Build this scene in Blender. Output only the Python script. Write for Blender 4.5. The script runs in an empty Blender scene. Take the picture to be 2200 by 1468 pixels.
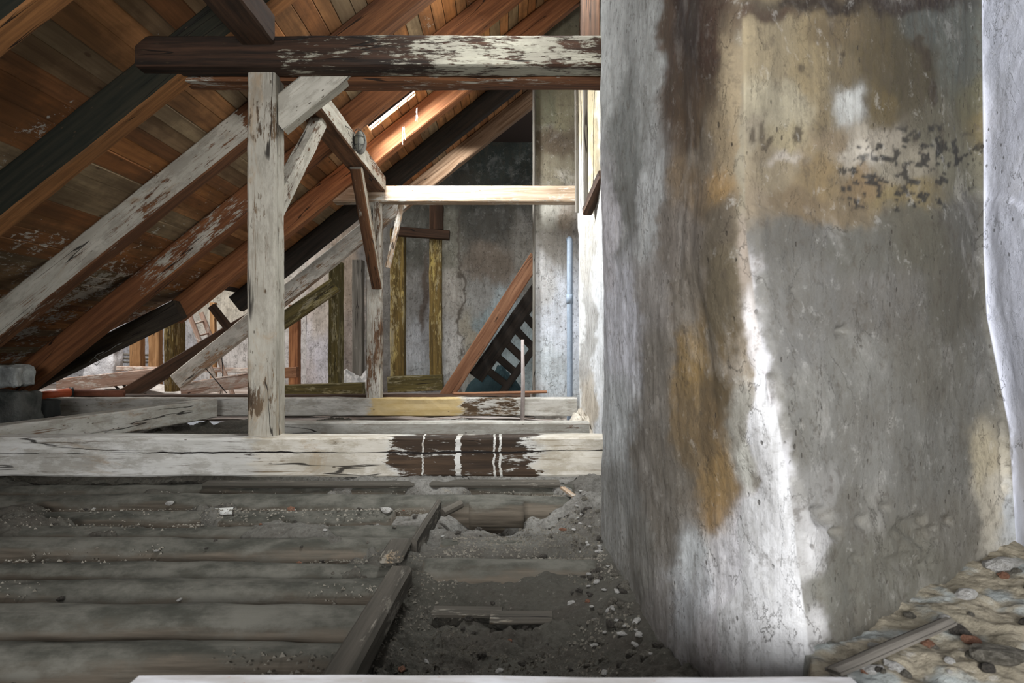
import bpy, math, random
import numpy as np
from mathutils import Vector, Matrix, noise as mnoise
random.seed(7); np.random.seed(7)
S = bpy.context.scene
COL = S.collection

# ---------------------------------------------------------------- camera, world, lights
F = 1500.0; CX = 1090.0; CY = 750.0; H = 0.95      # focal length in px of a 2200 px frame, principal point, eye height
cam = bpy.data.cameras.new('camera'); camo = bpy.data.objects.new('camera', cam); COL.objects.link(camo)
cam.sensor_width = 36.0; cam.lens = F*36.0/2200.0
cam.shift_x = (1100-CX)/2200.0; cam.shift_y = (CY-734)/2200.0
camo.location = (0, 0, H); camo.rotation_euler = (math.pi/2, 0, 0)
cam.clip_start = 0.05; cam.clip_end = 200
cam.dof.use_dof = True; cam.dof.focus_distance = 5.2; cam.dof.aperture_fstop = 7.0
S.camera = camo
S.view_settings.view_transform = 'Standard'; S.view_settings.look = 'None'
S.view_settings.gamma = 1.0; S.view_settings.exposure = 0.65
S.view_settings.use_curve_mapping = False

w = bpy.data.worlds.new('world'); S.world = w; w.use_nodes = True
bg = w.node_tree.nodes['Background']; bg.inputs[0].default_value = (0.92, 0.95, 1.0, 1); bg.inputs[1].default_value = 0.22

def area(name, loc, target, sx, sy, power, color, spread=180):
    l = bpy.data.lights.new(name, 'AREA'); l.shape = 'RECTANGLE'; l.size = sx; l.size_y = sy
    l.energy = power; l.color = color; l.spread = math.radians(spread)
    o = bpy.data.objects.new(name, l); COL.objects.link(o); o.location = loc
    o.rotation_euler = (Vector(target)-Vector(loc)).to_track_quat('-Z', 'Y').to_euler()
    return o
# daylight of the roof window between the third and fourth rafter
area('roof_window_daylight', (-1.62, 7.86, 2.98+H), (0.75, 7.9, 1.0+H), 0.8, 0.75, 260, (0.93, 0.97, 1.0))
# window behind the photographer, to the left
area('rear_window_daylight', (-0.65, -2.7, 0.55+H), (0.3, 3.2, 0.35+H), 1.6, 1.2, 88, (0.98, 0.985, 1.0), 100)
# added fill lamp floating inside the attic, below the roof boards
area('added_upper_fill', (0.35, 6.0, 3.55+H), (-0.3, 5.4, -0.9+H), 0.7, 1.0, 60, (0.95, 0.98, 1.0))
area('added_floor_fill', (-0.15, 3.75, 3.3+H), (0.0, 3.9, -0.9+H), 0.6, 0.6, 24, (0.95, 0.98, 1.0), 85)  # added fill above the dusty floor; the roof has no opening here
# opening of the far wing, then a lamp facing the far wall
area('wing_window_daylight', (-7.5, 12.4, 4.0+H), (-5.2, 14.2, -0.8+H), 3.0, 2.0, 300, (1.0, 0.96, 0.92))
area('far_wall_lamp', (-0.9, 10.6, 2.9+H), (-0.6, 13.8, -0.3+H), 1.2, 0.9, 20, (0.92, 0.96, 1.0), 110)  # stands inside the attic, with no window built for it

# ---------------------------------------------------------------- helpers
def P(px, py, d): return Vector(((px-CX)/F*d, d, (CY-py)/F*d + H))
def PX(px, d): return (px-CX)/F*d
def PZ(py, d): return (CY-py)/F*d + H

def tag(o, label=None, cat=None, group=None, kind=None):
    if label: o['label'] = label
    if cat: o['category'] = cat
    if group: o['group'] = group
    if kind: o['kind'] = kind
    return o

def mesh_obj(name, verts, faces, mat=None, parent=None, smooth=False, colors=None, loc=None, mw=None):
    me = bpy.data.meshes.new(name)
    me.from_pydata([tuple(v) for v in verts], [], [tuple(f) for f in faces]); me.update()
    if mat: me.materials.append(mat)
    if smooth: me.polygons.foreach_set('use_smooth', [True]*len(me.polygons))
    if colors is not None:
        a = me.color_attributes.new('Col', 'FLOAT_COLOR', 'POINT')
        a.data.foreach_set('color', np.asarray(colors, dtype=np.float32).ravel())
    o = bpy.data.objects.new(name, me); COL.objects.link(o)
    if mw is not None: o.matrix_world = mw
    if loc is not None: o.location = loc
    if parent:
        o.parent = parent
        if mw is not None: o.matrix_world = mw; 
    return o

def empty(name, loc):
    o = bpy.data.objects.new(name, None); COL.objects.link(o); o.location = loc; o.empty_display_size = 0.1
    return o

def adopt(child, root):           # root is only translated
    child.parent = root
    child.matrix_parent_inverse = Matrix.Translation(-root.location)
    return child

# numpy value noise -------------------------------------------------
def _hash(ix, iy, seed):
    n = (ix.astype(np.int64)*374761393 + iy.astype(np.int64)*668265263 + seed*1442695040) & 0x7fffffff
    n = ((n ^ (n >> 13))*1274126177) & 0x7fffffff
    n = (n ^ (n >> 16)) & 0xffff
    return n/65535.0
def vnoise(x, y, seed=0):
    x = np.asarray(x, float); y = np.asarray(y, float)
    ix = np.floor(x); iy = np.floor(y); fx = x-ix; fy = y-iy
    ix = ix.astype(int); iy = iy.astype(int)
    fx = fx*fx*(3-2*fx); fy = fy*fy*(3-2*fy)
    a = _hash(ix, iy, seed); b = _hash(ix+1, iy, seed); c = _hash(ix, iy+1, seed); d = _hash(ix+1, iy+1, seed)
    return (a*(1-fx)+b*fx)*(1-fy)+(c*(1-fx)+d*fx)*fy
def fbm(x, y, oct=5, seed=0, gain=0.5):
    s = 0; a = 1; t = 0
    for i in range(oct):
        s = s + a*vnoise(x*2**i, y*2**i, seed+i*17); t += a; a *= gain
    return s/t          # 0..1
def sstep(a, b, x):
    t = np.clip((x-a)/(b-a), 0, 1); return t*t*(3-2*t)

# material building -------------------------------------------------
class M:
    def __init__(s, name):
        s.mat = bpy.data.materials.new(name); s.mat.use_nodes = True
        s.n = s.mat.node_tree.nodes; s.l = s.mat.node_tree.links
        s.bsdf = s.n['Principled BSDF']; s.bsdf.inputs['Specular IOR Level'].default_value = 0.25
        tc = s.n.new('ShaderNodeTexCoord'); oi = s.n.new('ShaderNodeObjectInfo')
        m = s.n.new('ShaderNodeMath'); m.operation = 'MULTIPLY'; s.l.new(oi.outputs['Random'], m.inputs[0]); m.inputs[1].default_value = 37.0
        va = s.n.new('ShaderNodeVectorMath'); va.operation = 'ADD'
        s.l.new(tc.outputs['Object'], va.inputs[0]); s.l.new(m.outputs[0], va.inputs[1])
        s.obj = tc.outputs['Object']; s.co = va.outputs[0]; s.rnd = oi.outputs['Random']
    def put(s, sock, v):
        if hasattr(v, 'links') or isinstance(v, bpy.types.NodeSocket): s.l.new(v, sock)
        elif isinstance(v, (tuple, list)) and len(v) == 3 and sock.type == 'RGBA': sock.default_value = (*v, 1)
        else: sock.default_value = v
    def mp(s, sc, co=None):
        n = s.n.new('ShaderNodeVectorMath'); n.operation = 'MULTIPLY'; s.put(n.inputs[0], co or s.co); n.inputs[1].default_value = sc; return n.outputs[0]
    def noise(s, co, scale=1, detail=6, rough=0.6, dist=0.0):
        n = s.n.new('ShaderNodeTexNoise'); s.l.new(co, n.inputs['Vector']); n.inputs['Scale'].default_value = scale
        n.inputs['Detail'].default_value = detail; n.inputs['Roughness'].default_value = rough; n.inputs['Distortion'].default_value = dist
        return n.outputs[0]
    def voro(s, co, scale=1, feat='F1'):
        n = s.n.new('ShaderNodeTexVoronoi'); n.feature = feat; s.l.new(co, n.inputs['Vector']); n.inputs['Scale'].default_value = scale
        return n.outputs['Distance']
    def math(s, op, a, b=0.0, c=None, clamp=False):
        n = s.n.new('ShaderNodeMath'); n.operation = op; n.use_clamp = clamp; s.put(n.inputs[0], a); s.put(n.inputs[1], b)
        if c is not None: s.put(n.inputs[2], c)
        return n.outputs[0]
    def step(s, v, a, b):
        n = s.n.new('ShaderNodeMapRange'); n.interpolation_type = 'SMOOTHSTEP'; s.put(n.inputs[0], v); n.inputs[1].default_value = a; n.inputs[2].default_value = b
        if a > b:
            n.inputs[1].default_value = b; n.inputs[2].default_value = a; n.inputs[3].default_value = 1; n.inputs[4].default_value = 0
        return n.outputs[0]
    def mix(s, f, a, b, mode='MIX'):
        n = s.n.new('ShaderNodeMix'); n.data_type = 'RGBA'; n.blend_type = mode
        s.put(n.inputs[0], f); s.put(n.inputs[6], a); s.put(n.inputs[7], b); return n.outputs[2]
    def sep(s, v):
        n = s.n.new('ShaderNodeSeparateXYZ'); s.l.new(v, n.inputs[0]); return n.outputs
    def attr(s, name='Col'):
        n = s.n.new('ShaderNodeAttribute'); n.attribute_name = name; return n.outputs['Color']
    def done(s, color, rough=0.85, bump=None, strength=0.5, dist=0.01):
        s.put(s.bsdf.inputs['Base Color'], color); s.put(s.bsdf.inputs['Roughness'], rough)
        if bump is not None:
            b = s.n.new('ShaderNodeBump'); b.inputs['Strength'].default_value = strength; b.inputs['Distance'].default_value = dist
            s.put(b.inputs['Height'], bump); s.l.new(b.outputs[0], s.bsdf.inputs['Normal'])
        return s.mat

def wood(name, dark=(0.05, 0.028, 0.016), light=(0.23, 0.12, 0.06), paint=0.5, pcol=(0.52, 0.49, 0.415), zones=(), ycol=(0.5, 0.34, 0.10), yamt=0.0, dirt=0.4, crack=1.0, pscale=1.0, under=0.0, ucol=None, split=None, drips=()):
    """whitewashed or bare old timber; local x runs along the grain.
    zones: (x0, x1, 'bare'|'yellow'|'paint', strength) along local x"""
    m = M(name)
    g = m.noise(m.mp((1.2, 26, 26)), 1, 8, 0.65)
    g2 = m.noise(m.mp((0.5, 5, 5)), 1, 5, 0.6)
    wc = m.mix(m.step(g, 0.3, 0.72), dark, light)
    wc = m.mix(m.step(g2, 0.35, 0.7), m.mix(0.55, wc, dark), wc)
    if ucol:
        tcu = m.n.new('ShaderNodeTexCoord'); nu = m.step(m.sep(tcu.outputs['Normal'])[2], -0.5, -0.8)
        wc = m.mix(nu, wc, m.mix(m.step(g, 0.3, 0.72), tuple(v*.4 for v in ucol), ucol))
    # paint mask
    pn = m.noise(m.mp((0.9*pscale, 3.2*pscale, 3.2*pscale)), 1, 12, 0.68, 0.4)
    p2 = m.noise(m.mp((5*pscale, 13*pscale, 13*pscale)), 1, 10, 0.72, 0.3)
    fl = m.noise(m.mp((9, 70, 70)), 1, 5, 0.7)
    pv = m.math('ADD', m.math('ADD', m.math('MULTIPLY', pn, 0.62), m.math('MULTIPLY', p2, 0.38)), m.math('MULTIPLY', m.math('SUBTRACT', fl, 0.5), 0.36))
    if under:
        tcn = m.n.new('ShaderNodeTexCoord'); nzz = m.sep(tcn.outputs['Normal'])[2]
        pv = m.math('SUBTRACT', pv, m.math('MULTIPLY', m.step(nzz, -0.35, -0.7), under))
    x = m.sep(m.obj)[0]
    xw = m.math('ADD', x, m.math('MULTIPLY', m.math('SUBTRACT', m.noise(m.mp((3, 9, 9)), 1, 6, 0.7), 0.5), 0.55))
    ymask = None
    for (x0, x1, kind, st) in zones:
        z = m.math('MULTIPLY', m.step(xw, x0-0.05, x0+0.05), m.step(xw, x1+0.05, x1-0.05))
        if kind == 'bare': pv = m.math('SUBTRACT', pv, m.math('MULTIPLY', z, st))
        elif kind == 'paint': pv = m.math('ADD', pv, m.math('MULTIPLY', z, st))
        else:
            zz = m.math('MULTIPLY', z, st); ymask = zz if ymask is None else m.math('MAXIMUM', ymask, zz)
    for (xd, wd) in drips:
        wob = m.math('MULTIPLY', m.math('SUBTRACT', m.noise(m.mp((6, 6, 22)), 1, 5, 0.7), 0.5), 0.05)
        dd = m.math('ABSOLUTE', m.math('SUBTRACT', m.math('ADD', x, wob), xd))
        pv = m.math('ADD', pv, m.math('MULTIPLY', m.step(dd, wd*1.8, wd*.3), 0.33))
    th = 1.0-paint
    th = 0.5+(th-0.5)*0.7
    pm = m.step(pv, th-0.025, th+0.025)
    pc = m.mix(m.step(m.noise(m.mp((1.5, 8, 8)), 1, 8, 0.7), 0.35, 0.68), m.mix(dirt, pcol, (0.27, 0.25, 0.20)), pcol)
    pc = m.mix(m.math('MULTIPLY', m.step(m.noise(m.mp((2.0, 40, 40)), 1, 4, 0.7), 0.6, 0.72), 0.5), pc, (0.22, 0.18, 0.13))
    stn = m.noise(m.mp((1.6, 5, 5)), 1, 9, 0.7, 0.6)
    pc = m.mix(m.math('MULTIPLY', m.step(stn, 0.56, 0.68), 0.55), pc, (0.30, 0.19, 0.09))
    ex = m.math('MULTIPLY', m.step(m.noise(m.mp((1.4, 85, 85)), 1, 4, 0.75), 0.52, 0.64), m.step(m.noise(m.mp((2.2, 6, 6)), 1, 6, 0.7), 0.46, 0.58))
    pc = m.mix(m.math('MULTIPLY', ex, 0.85), pc, m.mix(0.5, dark, light))
    gr = m.noise(m.mp((3.5, 9, 9)), 1, 10, 0.75)
    pc = m.mix(m.math('MULTIPLY', m.step(gr, 0.54, 0.40), 0.55), pc, (0.22, 0.20, 0.16))
    if yamt > 0:
        yn = m.math('MULTIPLY', m.step(m.noise(m.mp((0.8, 3, 3)), 1, 6, 0.6), 0.42, 0.62), yamt)
        pc = m.mix(yn, pc, ycol); wc = m.mix(m.math('MULTIPLY', yn, 0.8), wc, ycol)
    if ymask is not None:
        pc = m.mix(m.math('MULTIPLY', ymask, 0.8), pc, ycol); wc = m.mix(m.math('MULTIPLY', ymask, 0.55), wc, ycol)
    c = m.mix(pm, wc, pc)
    # drying cracks and nail / worm specks
    cn = m.noise(m.mp((0.45, 7, 7)), 1, 3, 0.45)
    cr = m.step(m.math('ABSOLUTE', m.math('SUBTRACT', cn, 0.5)), 0.0028*crack, 0.0085*crack) if crack > 0 else 1.0
    br = m.step(m.noise(m.mp((1.1, 4, 4)), 1, 2, 0.5), 0.5, 0.56)
    crk = m.math('MULTIPLY', m.math('SUBTRACT', 1.0, cr), br)
    c = m.mix(m.math('MULTIPLY', crk, 0.9), c, (0.012, 0.009, 0.007))
    sp = m.step(m.voro(m.mp((9, 24, 24)), 1), 0.13, 0.08)
    spn = m.step(m.noise(m.mp((2, 5, 5)), 1, 2, 0.5), 0.5, 0.6)
    c = m.mix(m.math('MULTIPLY', m.math('MULTIPLY', sp, spn), 0.8), c, (0.05, 0.035, 0.02))
    if split is not None:
        zl_ = m.sep(m.obj)[2]
        wz = m.math('MULTIPLY', m.math('SUBTRACT', m.noise(m.mp((1.1, 0.01, 0.01)), 1, 6, 0.6), 0.5), 0.07)
        ds = m.math('ABSOLUTE', m.math('SUBTRACT', m.math('ADD', zl_, wz), split))
        wv = m.math('MULTIPLY', m.step(m.noise(m.mp((1.3, 0.01, 0.01)), 1, 3, 0.5), 0.35, 0.6), 0.0045)
        sk = m.math('LESS_THAN', ds, m.math('ADD', wv, 0.0008))
        crk = m.math('MAXIMUM', crk, sk); c = m.mix(sk, c, (0.010, 0.008, 0.007))
    b = m.math('ADD', m.math('MULTIPLY', g, 0.5), m.math('MULTIPLY', pm, 0.35))
    b = m.math('SUBTRACT', b, m.math('MULTIPLY', crk, 1.6))
    return m.done(c, 0.85, b, 0.7, 0.006)

W = {}
W['white'] = wood('whitewashed_timber', paint=0.66, dirt=0.45, pscale=1.3)
W['white_grey'] = wood('grey_whitewashed_timber', paint=0.68, pcol=(0.50, 0.49, 0.45), dirt=0.55, pscale=1.3)
W['half'] = wood('half_peeled_timber', dark=(0.06, 0.03, 0.017), light=(0.27, 0.125, 0.055), paint=0.56, under=0.2)
W['few'] = wood('splashed_brown_timber', dark=(0.075, 0.032, 0.016), light=(0.33, 0.14, 0.055), paint=0.40)
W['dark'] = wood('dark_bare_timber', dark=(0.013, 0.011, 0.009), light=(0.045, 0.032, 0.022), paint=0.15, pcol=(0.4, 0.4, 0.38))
W['darkbrown'] = wood('dark_brown_timber', dark=(0.03, 0.018, 0.011), light=(0.11, 0.055, 0.03), paint=0.12)
W['orange'] = wood('orange_brown_timber', dark=(0.16, 0.06, 0.025), light=(0.42, 0.19, 0.08), paint=0.05)
W['red'] = wood('reddish_bare_timber', dark=(0.16, 0.07, 0.035), light=(0.38, 0.20, 0.11), paint=0.08, crack=1.3)
W['pale'] = wood('pale_bare_timber', dark=(0.22, 0.15, 0.09), light=(0.55, 0.43, 0.32), paint=0.40, pcol=(0.66, 0.63, 0.57))
W['yellow'] = wood('yellow_limewashed_timber', dark=(0.07, 0.045, 0.015), light=(0.30, 0.20, 0.055), paint=0.45, pcol=(0.46, 0.34, 0.10), dirt=0.6)
W['olive'] = wood('olive_limewashed_timber', dark=(0.05, 0.04, 0.015), light=(0.20, 0.155, 0.05), paint=0.45, pcol=(0.30, 0.25, 0.10), dirt=0.6)
W['dusty'] = wood('dusty_grey_board', dark=(0.09, 0.08, 0.065), light=(0.24, 0.22, 0.19), paint=0.35, pcol=(0.36, 0.34, 0.31))
W['dirty'] = wood('dirt_covered_board', dark=(0.04, 0.036, 0.028), light=(0.12, 0.105, 0.085), paint=0.4, pcol=(0.17, 0.155, 0.13))

def beam_mesh(L, w, h, taper=0.0, wob=0.006, seed=0, sag=0.0, r=0.012, cut0=0.0, cut1=0.0):
    """box along +x, centred on the axis, with worn chamfers, wobble and slanted end cuts"""
    ns = max(2, min(90, int(L/0.07)))
    prof = []
    a, b = w/2, h/2
    def seg(p, q, n):
        for i in range(n): prof.append((p[0]+(q[0]-p[0])*i/n, p[1]+(q[1]-p[1])*i/n))
    n = 3
    seg((-a+r, -b), (a-r, -b), n); seg((a-r, -b), (a, -b+r), 1); seg((a, -b+r), (a, b-r), n); seg((a, b-r), (a-r, b), 1)
    seg((a-r, b), (-a+r, b), n); seg((-a+r, b), (-a, b-r), 1); seg((-a, b-r), (-a, -b+r), n); seg((-a, -b+r), (-a+r, -b), 1)
    V = []; k = len(prof)
    for i in range(ns+1):
        t = i/ns
        f = 1-taper*t
        for (y, z) in prof:
            x = t*L
            if cut0: x = max(x, 0) + (cut0*(z+b)*(1-t) if t < 0.5 else 0)
            if cut1: x = x - (cut1*(z+b)*t if t > 0.5 else 0)
            q = Vector((x*1.7+seed*3.1, y*9+seed, z*9))
            q2 = Vector((x*9+seed*5.3, y*14, z*14+seed))
            dy = mnoise.noise(q)*wob+mnoise.noise(q2)*wob*0.5
            dz = mnoise.noise(q+Vector((9, 4, 2)))*wob+mnoise.noise(q2+Vector((3, 8, 1)))*wob*0.5
            V.append((x, y*f+dy, z*f+dz-sag*4*t*(1-t)))
    Fc = []
    for i in range(ns):
        for j in range(k):
            p = i*k+j; q = i*k+(j+1) % k
            Fc.append((p, q, q+k, p+k))
    Fc.append(tuple(range(k-1, -1, -1))); Fc.append(tuple(range(ns*k, ns*k+k)))
    return V, Fc

_seed = [0]
def beam(name, a, b, w, h, mat, label=None, cat='beam', group=None, parent=None, up=(0, 0, 1), **kw):
    """a, b: ends of the centre line in the world; w across, h along 'up'"""
    a = Vector(a); b = Vector(b); _seed[0] += 1
    x = (b-a); L = x.length; x.normalize()
    u = Vector(up); z = (u-x*u.dot(x))
    z.normalize(); y = z.cross(x)
    V, Fc = beam_mesh(L, w, h, seed=_seed[0], **kw)
    R = Matrix((x, y, z)).transposed().to_4x4(); R.translation = a
    o = mesh_obj(name, V, Fc, mat, mw=R)
    if parent: adopt(o, parent)
    if label: tag(o, label, cat, group)
    return o

# ---------------------------------------------------------------- roof
RB = 3.55       # rafter underside: z = RB + 0.8 x (camera-relative)
RP = 3.88       # boards underside
SL = 0.80
KX = -3.9       # the eaves kick starts here
def zr(x): return RP+SL*x if x > KX else RP+SL*KX+0.5*(x-KX)

mb = M('roof_boards')
gy = m_g = mb.noise(mb.mp((20, 1.0, 20), mb.obj), 1, 8, 0.65)
att = mb.attr()
c0 = mb.mix(mb.step(gy, 0.3, 0.7), mb.mix(0.55, att, (0.06, 0.03, 0.015)), att)
kn = mb.step(mb.voro(mb.mp((7, 2.6, 7), mb.obj), 1), 0.12, 0.05)
c0 = mb.mix(mb.math('MULTIPLY', kn, 0.75), c0, (0.06, 0.025, 0.012))
blot = mb.noise(mb.mp((2.2, 1.6, 2.2), mb.obj), 1, 6, 0.65)
c0 = mb.mix(mb.math('MULTIPLY', mb.step(blot, 0.62, 0.42), 0.5), c0, (0.07, 0.04, 0.02))
# limewash spatter thrown on the low boards
spx = mb.sep(mb.obj)[0]; spy = mb.sep(mb.obj)[1]
sn = mb.noise(mb.mp((3.0, 3.0, 3.0), mb.obj), 1, 12, 0.78)
fl = mb.noise(mb.mp((45, 14, 45), mb.obj), 1, 4, 0.7)
zone = mb.math('ADD', mb.math('MULTIPLY', mb.step(spx, -3.0, -4.2), 0.15), mb.math('MULTIPLY', mb.math('SUBTRACT', fl, 0.5), 0.42))
near = mb.math('ADD', mb.math('MULTIPLY', mb.step(mb.math('ABSOLUTE', mb.math('SUBTRACT', spy, 6.7)), 1.0, 0.3), 0.07), mb.math('MULTIPLY', mb.math('MULTIPLY', mb.step(mb.math('ABSOLUTE', mb.math('SUBTRACT', spy, 4.5)), 0.28, 0.05), mb.step(spx, -2.4, -2.9)), 0.17))
sm = mb.step(mb.math('ADD', mb.math('ADD', sn, zone), near), 0.70, 0.73)
c0 = mb.mix(mb.math('MULTIPLY', sm, 0.85), c0, (0.60, 0.57, 0.50))
MB_BOARD = mb.done(c0, 0.85, mb.math('ADD', gy, sm), 0.6, 0.004)

def roof_boards():
    V = []; Fc = []; Cc = []
    x = -6.7; st = 0.117; rng = random.Random(5)
    pal = [(0.36, 0.17, 0.075), (0.42, 0.205, 0.09), (0.31, 0.14, 0.058), (0.45, 0.24, 0.115), (0.26, 0.125, 0.06), (0.30, 0.215, 0.14), (0.33, 0.27, 0.19), (0.39, 0.18, 0.07)]
    while x < 2.6:
        wx = st*rng.choice((0.85, 1.0, 1.0, 1.15))
        x1 = x+wx-0.007
        y0 = 0.6; yend = 10.15 if (x > -3.8 and x < -2.4) else (8.75 if x <= -3.8 else 11.35)
        cuts = [y0]
        for ry in (4.71, 6.01, 7.31, 8.62):
            if ry < yend-0.5 and rng.random() < 0.34: cuts.append(ry)
        cuts.append(yend)
        for i in range(len(cuts)-1):
            a, b = cuts[i]+0.003, cuts[i+1]-0.003
            hole = (x > -1.72 and x1 < -1.08)
            spans = [(a, b)]
            if hole and a < 7.4 and b > 8.3: spans = [(a, 7.36), (8.27, b)]
            elif hole and a < 8.2 and b > 8.3: spans = [(max(8.27, a), b)]
            elif hole and b > 7.36 and b < 8.3: spans = [(a, 7.36)]
            cc = pal[rng.randrange(len(pal))]; f = rng.uniform(0.8, 1.15)
            cc = (cc[0]*f*1.12, cc[1]*f*1.0, cc[2]*f*0.82, 1)
            for (s, e) in spans:
                if e-s < 0.05: continue
                dz = rng.uniform(-0.004, 0.004); tz = rng.uniform(-0.003, 0.003)
                n = max(1, int((e-s)/0.5)); base = len(V)
                for k in range(n+1):
                    yy = s+(e-s)*k/n; wv = 0.004*math.sin(yy*1.7+x*9)
                    for (xx, q) in ((x, 0), (x1, 0), (x1, 0.024), (x, 0.024)):
                        V.append((xx, yy, H+zr(xx)+dz+wv+q+(tz if xx == x else -tz))); Cc.append(cc)
                for k in range(n):
                    p = base+4*k
                    for j in range(4): Fc.append((p+j, p+4+j, p+4+(j+1) % 4, p+(j+1) % 4))
                Fc.append((base, base+1, base+2, base+3)); q = base+4*n; Fc.append((q+3, q+2, q+1, q))
        x += wx
    o = mesh_obj('ceiling', V, Fc, MB_BOARD, colors=Cc); tag(o, kind='structure')
roof_boards()
# outer roof covering above the boards, so the joints read dark
cv = M('roof_covering'); MC = cv.done((0.05, 0.035, 0.028), 0.9)
V = []; Fc = []
def quad(xa, xb, ya, yb, lift=0.05):
    b = len(V)
    for (x, y) in ((xa, ya), (xb, ya), (xb, yb), (xa, yb)):
        V.append((x, y, H+zr(x)+lift))
    for (x, y) in ((xa, ya), (xb, ya), (xb, yb), (xa, yb)):
        V.append((x, y, H+zr(x)+lift+0.03))
    for f in ((3, 2, 1, 0), (4, 5, 6, 7), (0, 1, 5, 4), (1, 2, 6, 5), (2, 3, 7, 6), (3, 0, 4, 7)): Fc.append(tuple(b+i for i in f))
quad(-6.75, KX, 0.5, 8.72); quad(KX, -2.35, 0.5, 10.12); quad(-2.35, -1.75, 0.5, 11.35)
quad(-1.75, -1.05, 0.5, 7.34); quad(-1.75, -1.05, 8.3, 11.35); quad(-1.05, 2.62, 0.5, 11.35)
o = mesh_obj('ceiling', V, Fc, MC); tag(o, kind='structure')

def rafter(y0, y1, xa, xb, mat, label, hh=0.255, slope=SL, base=RB, under=None, **kw):
    """front face y0, back face y1; lower edge on z = base + slope x"""
    c = 1/math.sqrt(1+slope*slope)
    off = hh/2/c
    a = Vector((xa, (y0+y1)/2, H+base+slope*xa+off)); b = Vector((xb, (y0+y1)/2, H+base+slope*xb+off))
    return beam('rafter', a, b, y1-y0, hh, mat, label, 'rafter', 'rafters of the left roof slope', **kw)
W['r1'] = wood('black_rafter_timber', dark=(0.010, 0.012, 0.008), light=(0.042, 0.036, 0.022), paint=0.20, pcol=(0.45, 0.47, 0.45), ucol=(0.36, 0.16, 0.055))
W['r2'] = wood('whitewashed_rafter_timber', dark=(0.07, 0.03, 0.015), light=(0.27, 0.12, 0.05), paint=0.65, dirt=0.5, zones=((4.15, 9.0, 'bare', 0.5), (2.9, 3.3, 'bare', .06)), pscale=1.2, under=0.2)
W['r3'] = wood('splashed_rafter_timber', dark=(0.11, 0.042, 0.018), light=(0.34, 0.14, 0.055), paint=0.22, zones=((1.9, 3.4, 'paint', 0.17),), pscale=1.3, under=0.3)
W['r4'] = wood('orange_rafter_timber', dark=(0.15, 0.058, 0.024), light=(0.42, 0.185, 0.08), paint=0.16, zones=((0.0, 1.2, 'paint', 0.12),))
W['r6'] = wood('pale_peeled_rafter_timber', dark=(0.15, 0.085, 0.045), light=(0.50, 0.34, 0.22), paint=0.55, pcol=(0.60, 0.56, 0.49), zones=((4.6, 9.0, 'bare', 0.2),))
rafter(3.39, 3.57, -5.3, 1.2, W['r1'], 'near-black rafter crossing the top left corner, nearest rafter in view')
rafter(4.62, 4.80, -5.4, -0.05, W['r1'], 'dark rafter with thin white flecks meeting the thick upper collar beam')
rafter(5.93, 6.11, -5.45, 1.2, W['r2'], 'rafter thickly whitewashed with brush marks, behind the front post')
rafter(7.22, 7.40, -5.35, 1.2, W['r3'], 'brown rafter splashed with limewash, ending beside the pale stone block')
rafter(8.52, 8.70, -4.12, 1.2, W['r4'], 'orange rafter with a pointed cut tail hanging over the bright opening')
rafter(9.84, 10.0, -3.85, 1.2, W['dark'], 'dark rafter between the orange rafter and the pale one')
rafter(11.12, 11.30, -5.30, 1.0, W['r6'], 'long pale peeling rafter passing behind the rear post and rear collar beam')
W['eave'] = wood('smoky_eave_timber', dark=(0.03, 0.024, 0.018), light=(0.10, 0.08, 0.055), paint=0.3, pcol=(0.2, 0.2, 0.17))
# sprockets (eave pieces) under the kicked boards
for (y0, y1, xa, xb, z0, sl, mt, lb) in (
    (8.34, 8.52, -6.3, -3.95, -0.80, 0.49, W['eave'], 'dark low-angled eave timber with a chalk scrawl under the orange rafter tail'),
    (11.30, 11.44, -6.3, -3.9, -0.93, 0.60, W['darkbrown'], 'dark eave timber running down beside the tail of the long pale rafter')):
    a = Vector((xa, (y0+y1)/2, H+z0+0.13)); b = Vector((xb, (y0+y1)/2, H+z0+sl*(xb-xa)+0.13))
    o = beam('eave_timber', a, b, y1-y0, 0.22, mt, lb, 'eave timber')
    if y0 < 9: EAVE = o

# ---------------------------------------------------------------- trusses
W['tie1'] = wood('front_tie_timber', paint=0.76, dark=(0.022, 0.015, 0.010), light=(0.10, 0.062, 0.036), pcol=(0.61, 0.60, 0.565), dirt=0.4,
                 zones=((6.25, 7.22, 'bare', 0.20), (6.35, 7.15, 'bare', 0.05), (5.35, 6.25, 'yellow', 0.18), (7.22, 8.2, 'yellow', 0.2), (3.0, 3.6, 'yellow', 0.3)), crack=0.8, split=0.035, drips=((6.68, 0.013), (6.915, 0.005), (6.955, 0.006), (6.45, 0.004)))
# front tie: x local = X + 7
beam('tie_beam', (-7.0, 4.65, H-0.705), (0.92, 4.65, H-0.705), 0.22, 0.255, W['tie1'], 'long whitewashed beam lying across the floor under the front post, browned near the pillar', 'beam', wob=0.008)
W['tie2'] = wood('rear_tie_timber', paint=0.78, dark=(0.05, 0.03, 0.015), light=(0.17, 0.11, 0.06), pcol=(0.56, 0.54, 0.50), dirt=0.5,
                 zones=((4.3, 5.40, 'yellow', 0.9), (5.40, 6.15, 'bare', 0.22)), crack=1.2)
beam('tie_beam', (-6.0, 8.72, H-0.718), (0.86, 8.72, H-0.718), 0.22, 0.22, W['tie2'], 'beam at the foot of the rear post with a yellow stained middle stretch', 'beam', wob=0.008)
beam('low_beam', (-2.42, 6.9, H-0.815), (0.80, 6.9, H-0.815), 0.2, 0.2, W['white_grey'], 'dusty pale low beam in the gap between front and rear tie beams', 'beam')
beam('back_sill', (-7.4, 9.35, H-0.73), (0.3, 9.35, H-0.73), 0.3, 0.24, W['darkbrown'], 'brown dust-topped beam lying just behind the rear tie beam', 'beam')
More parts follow.
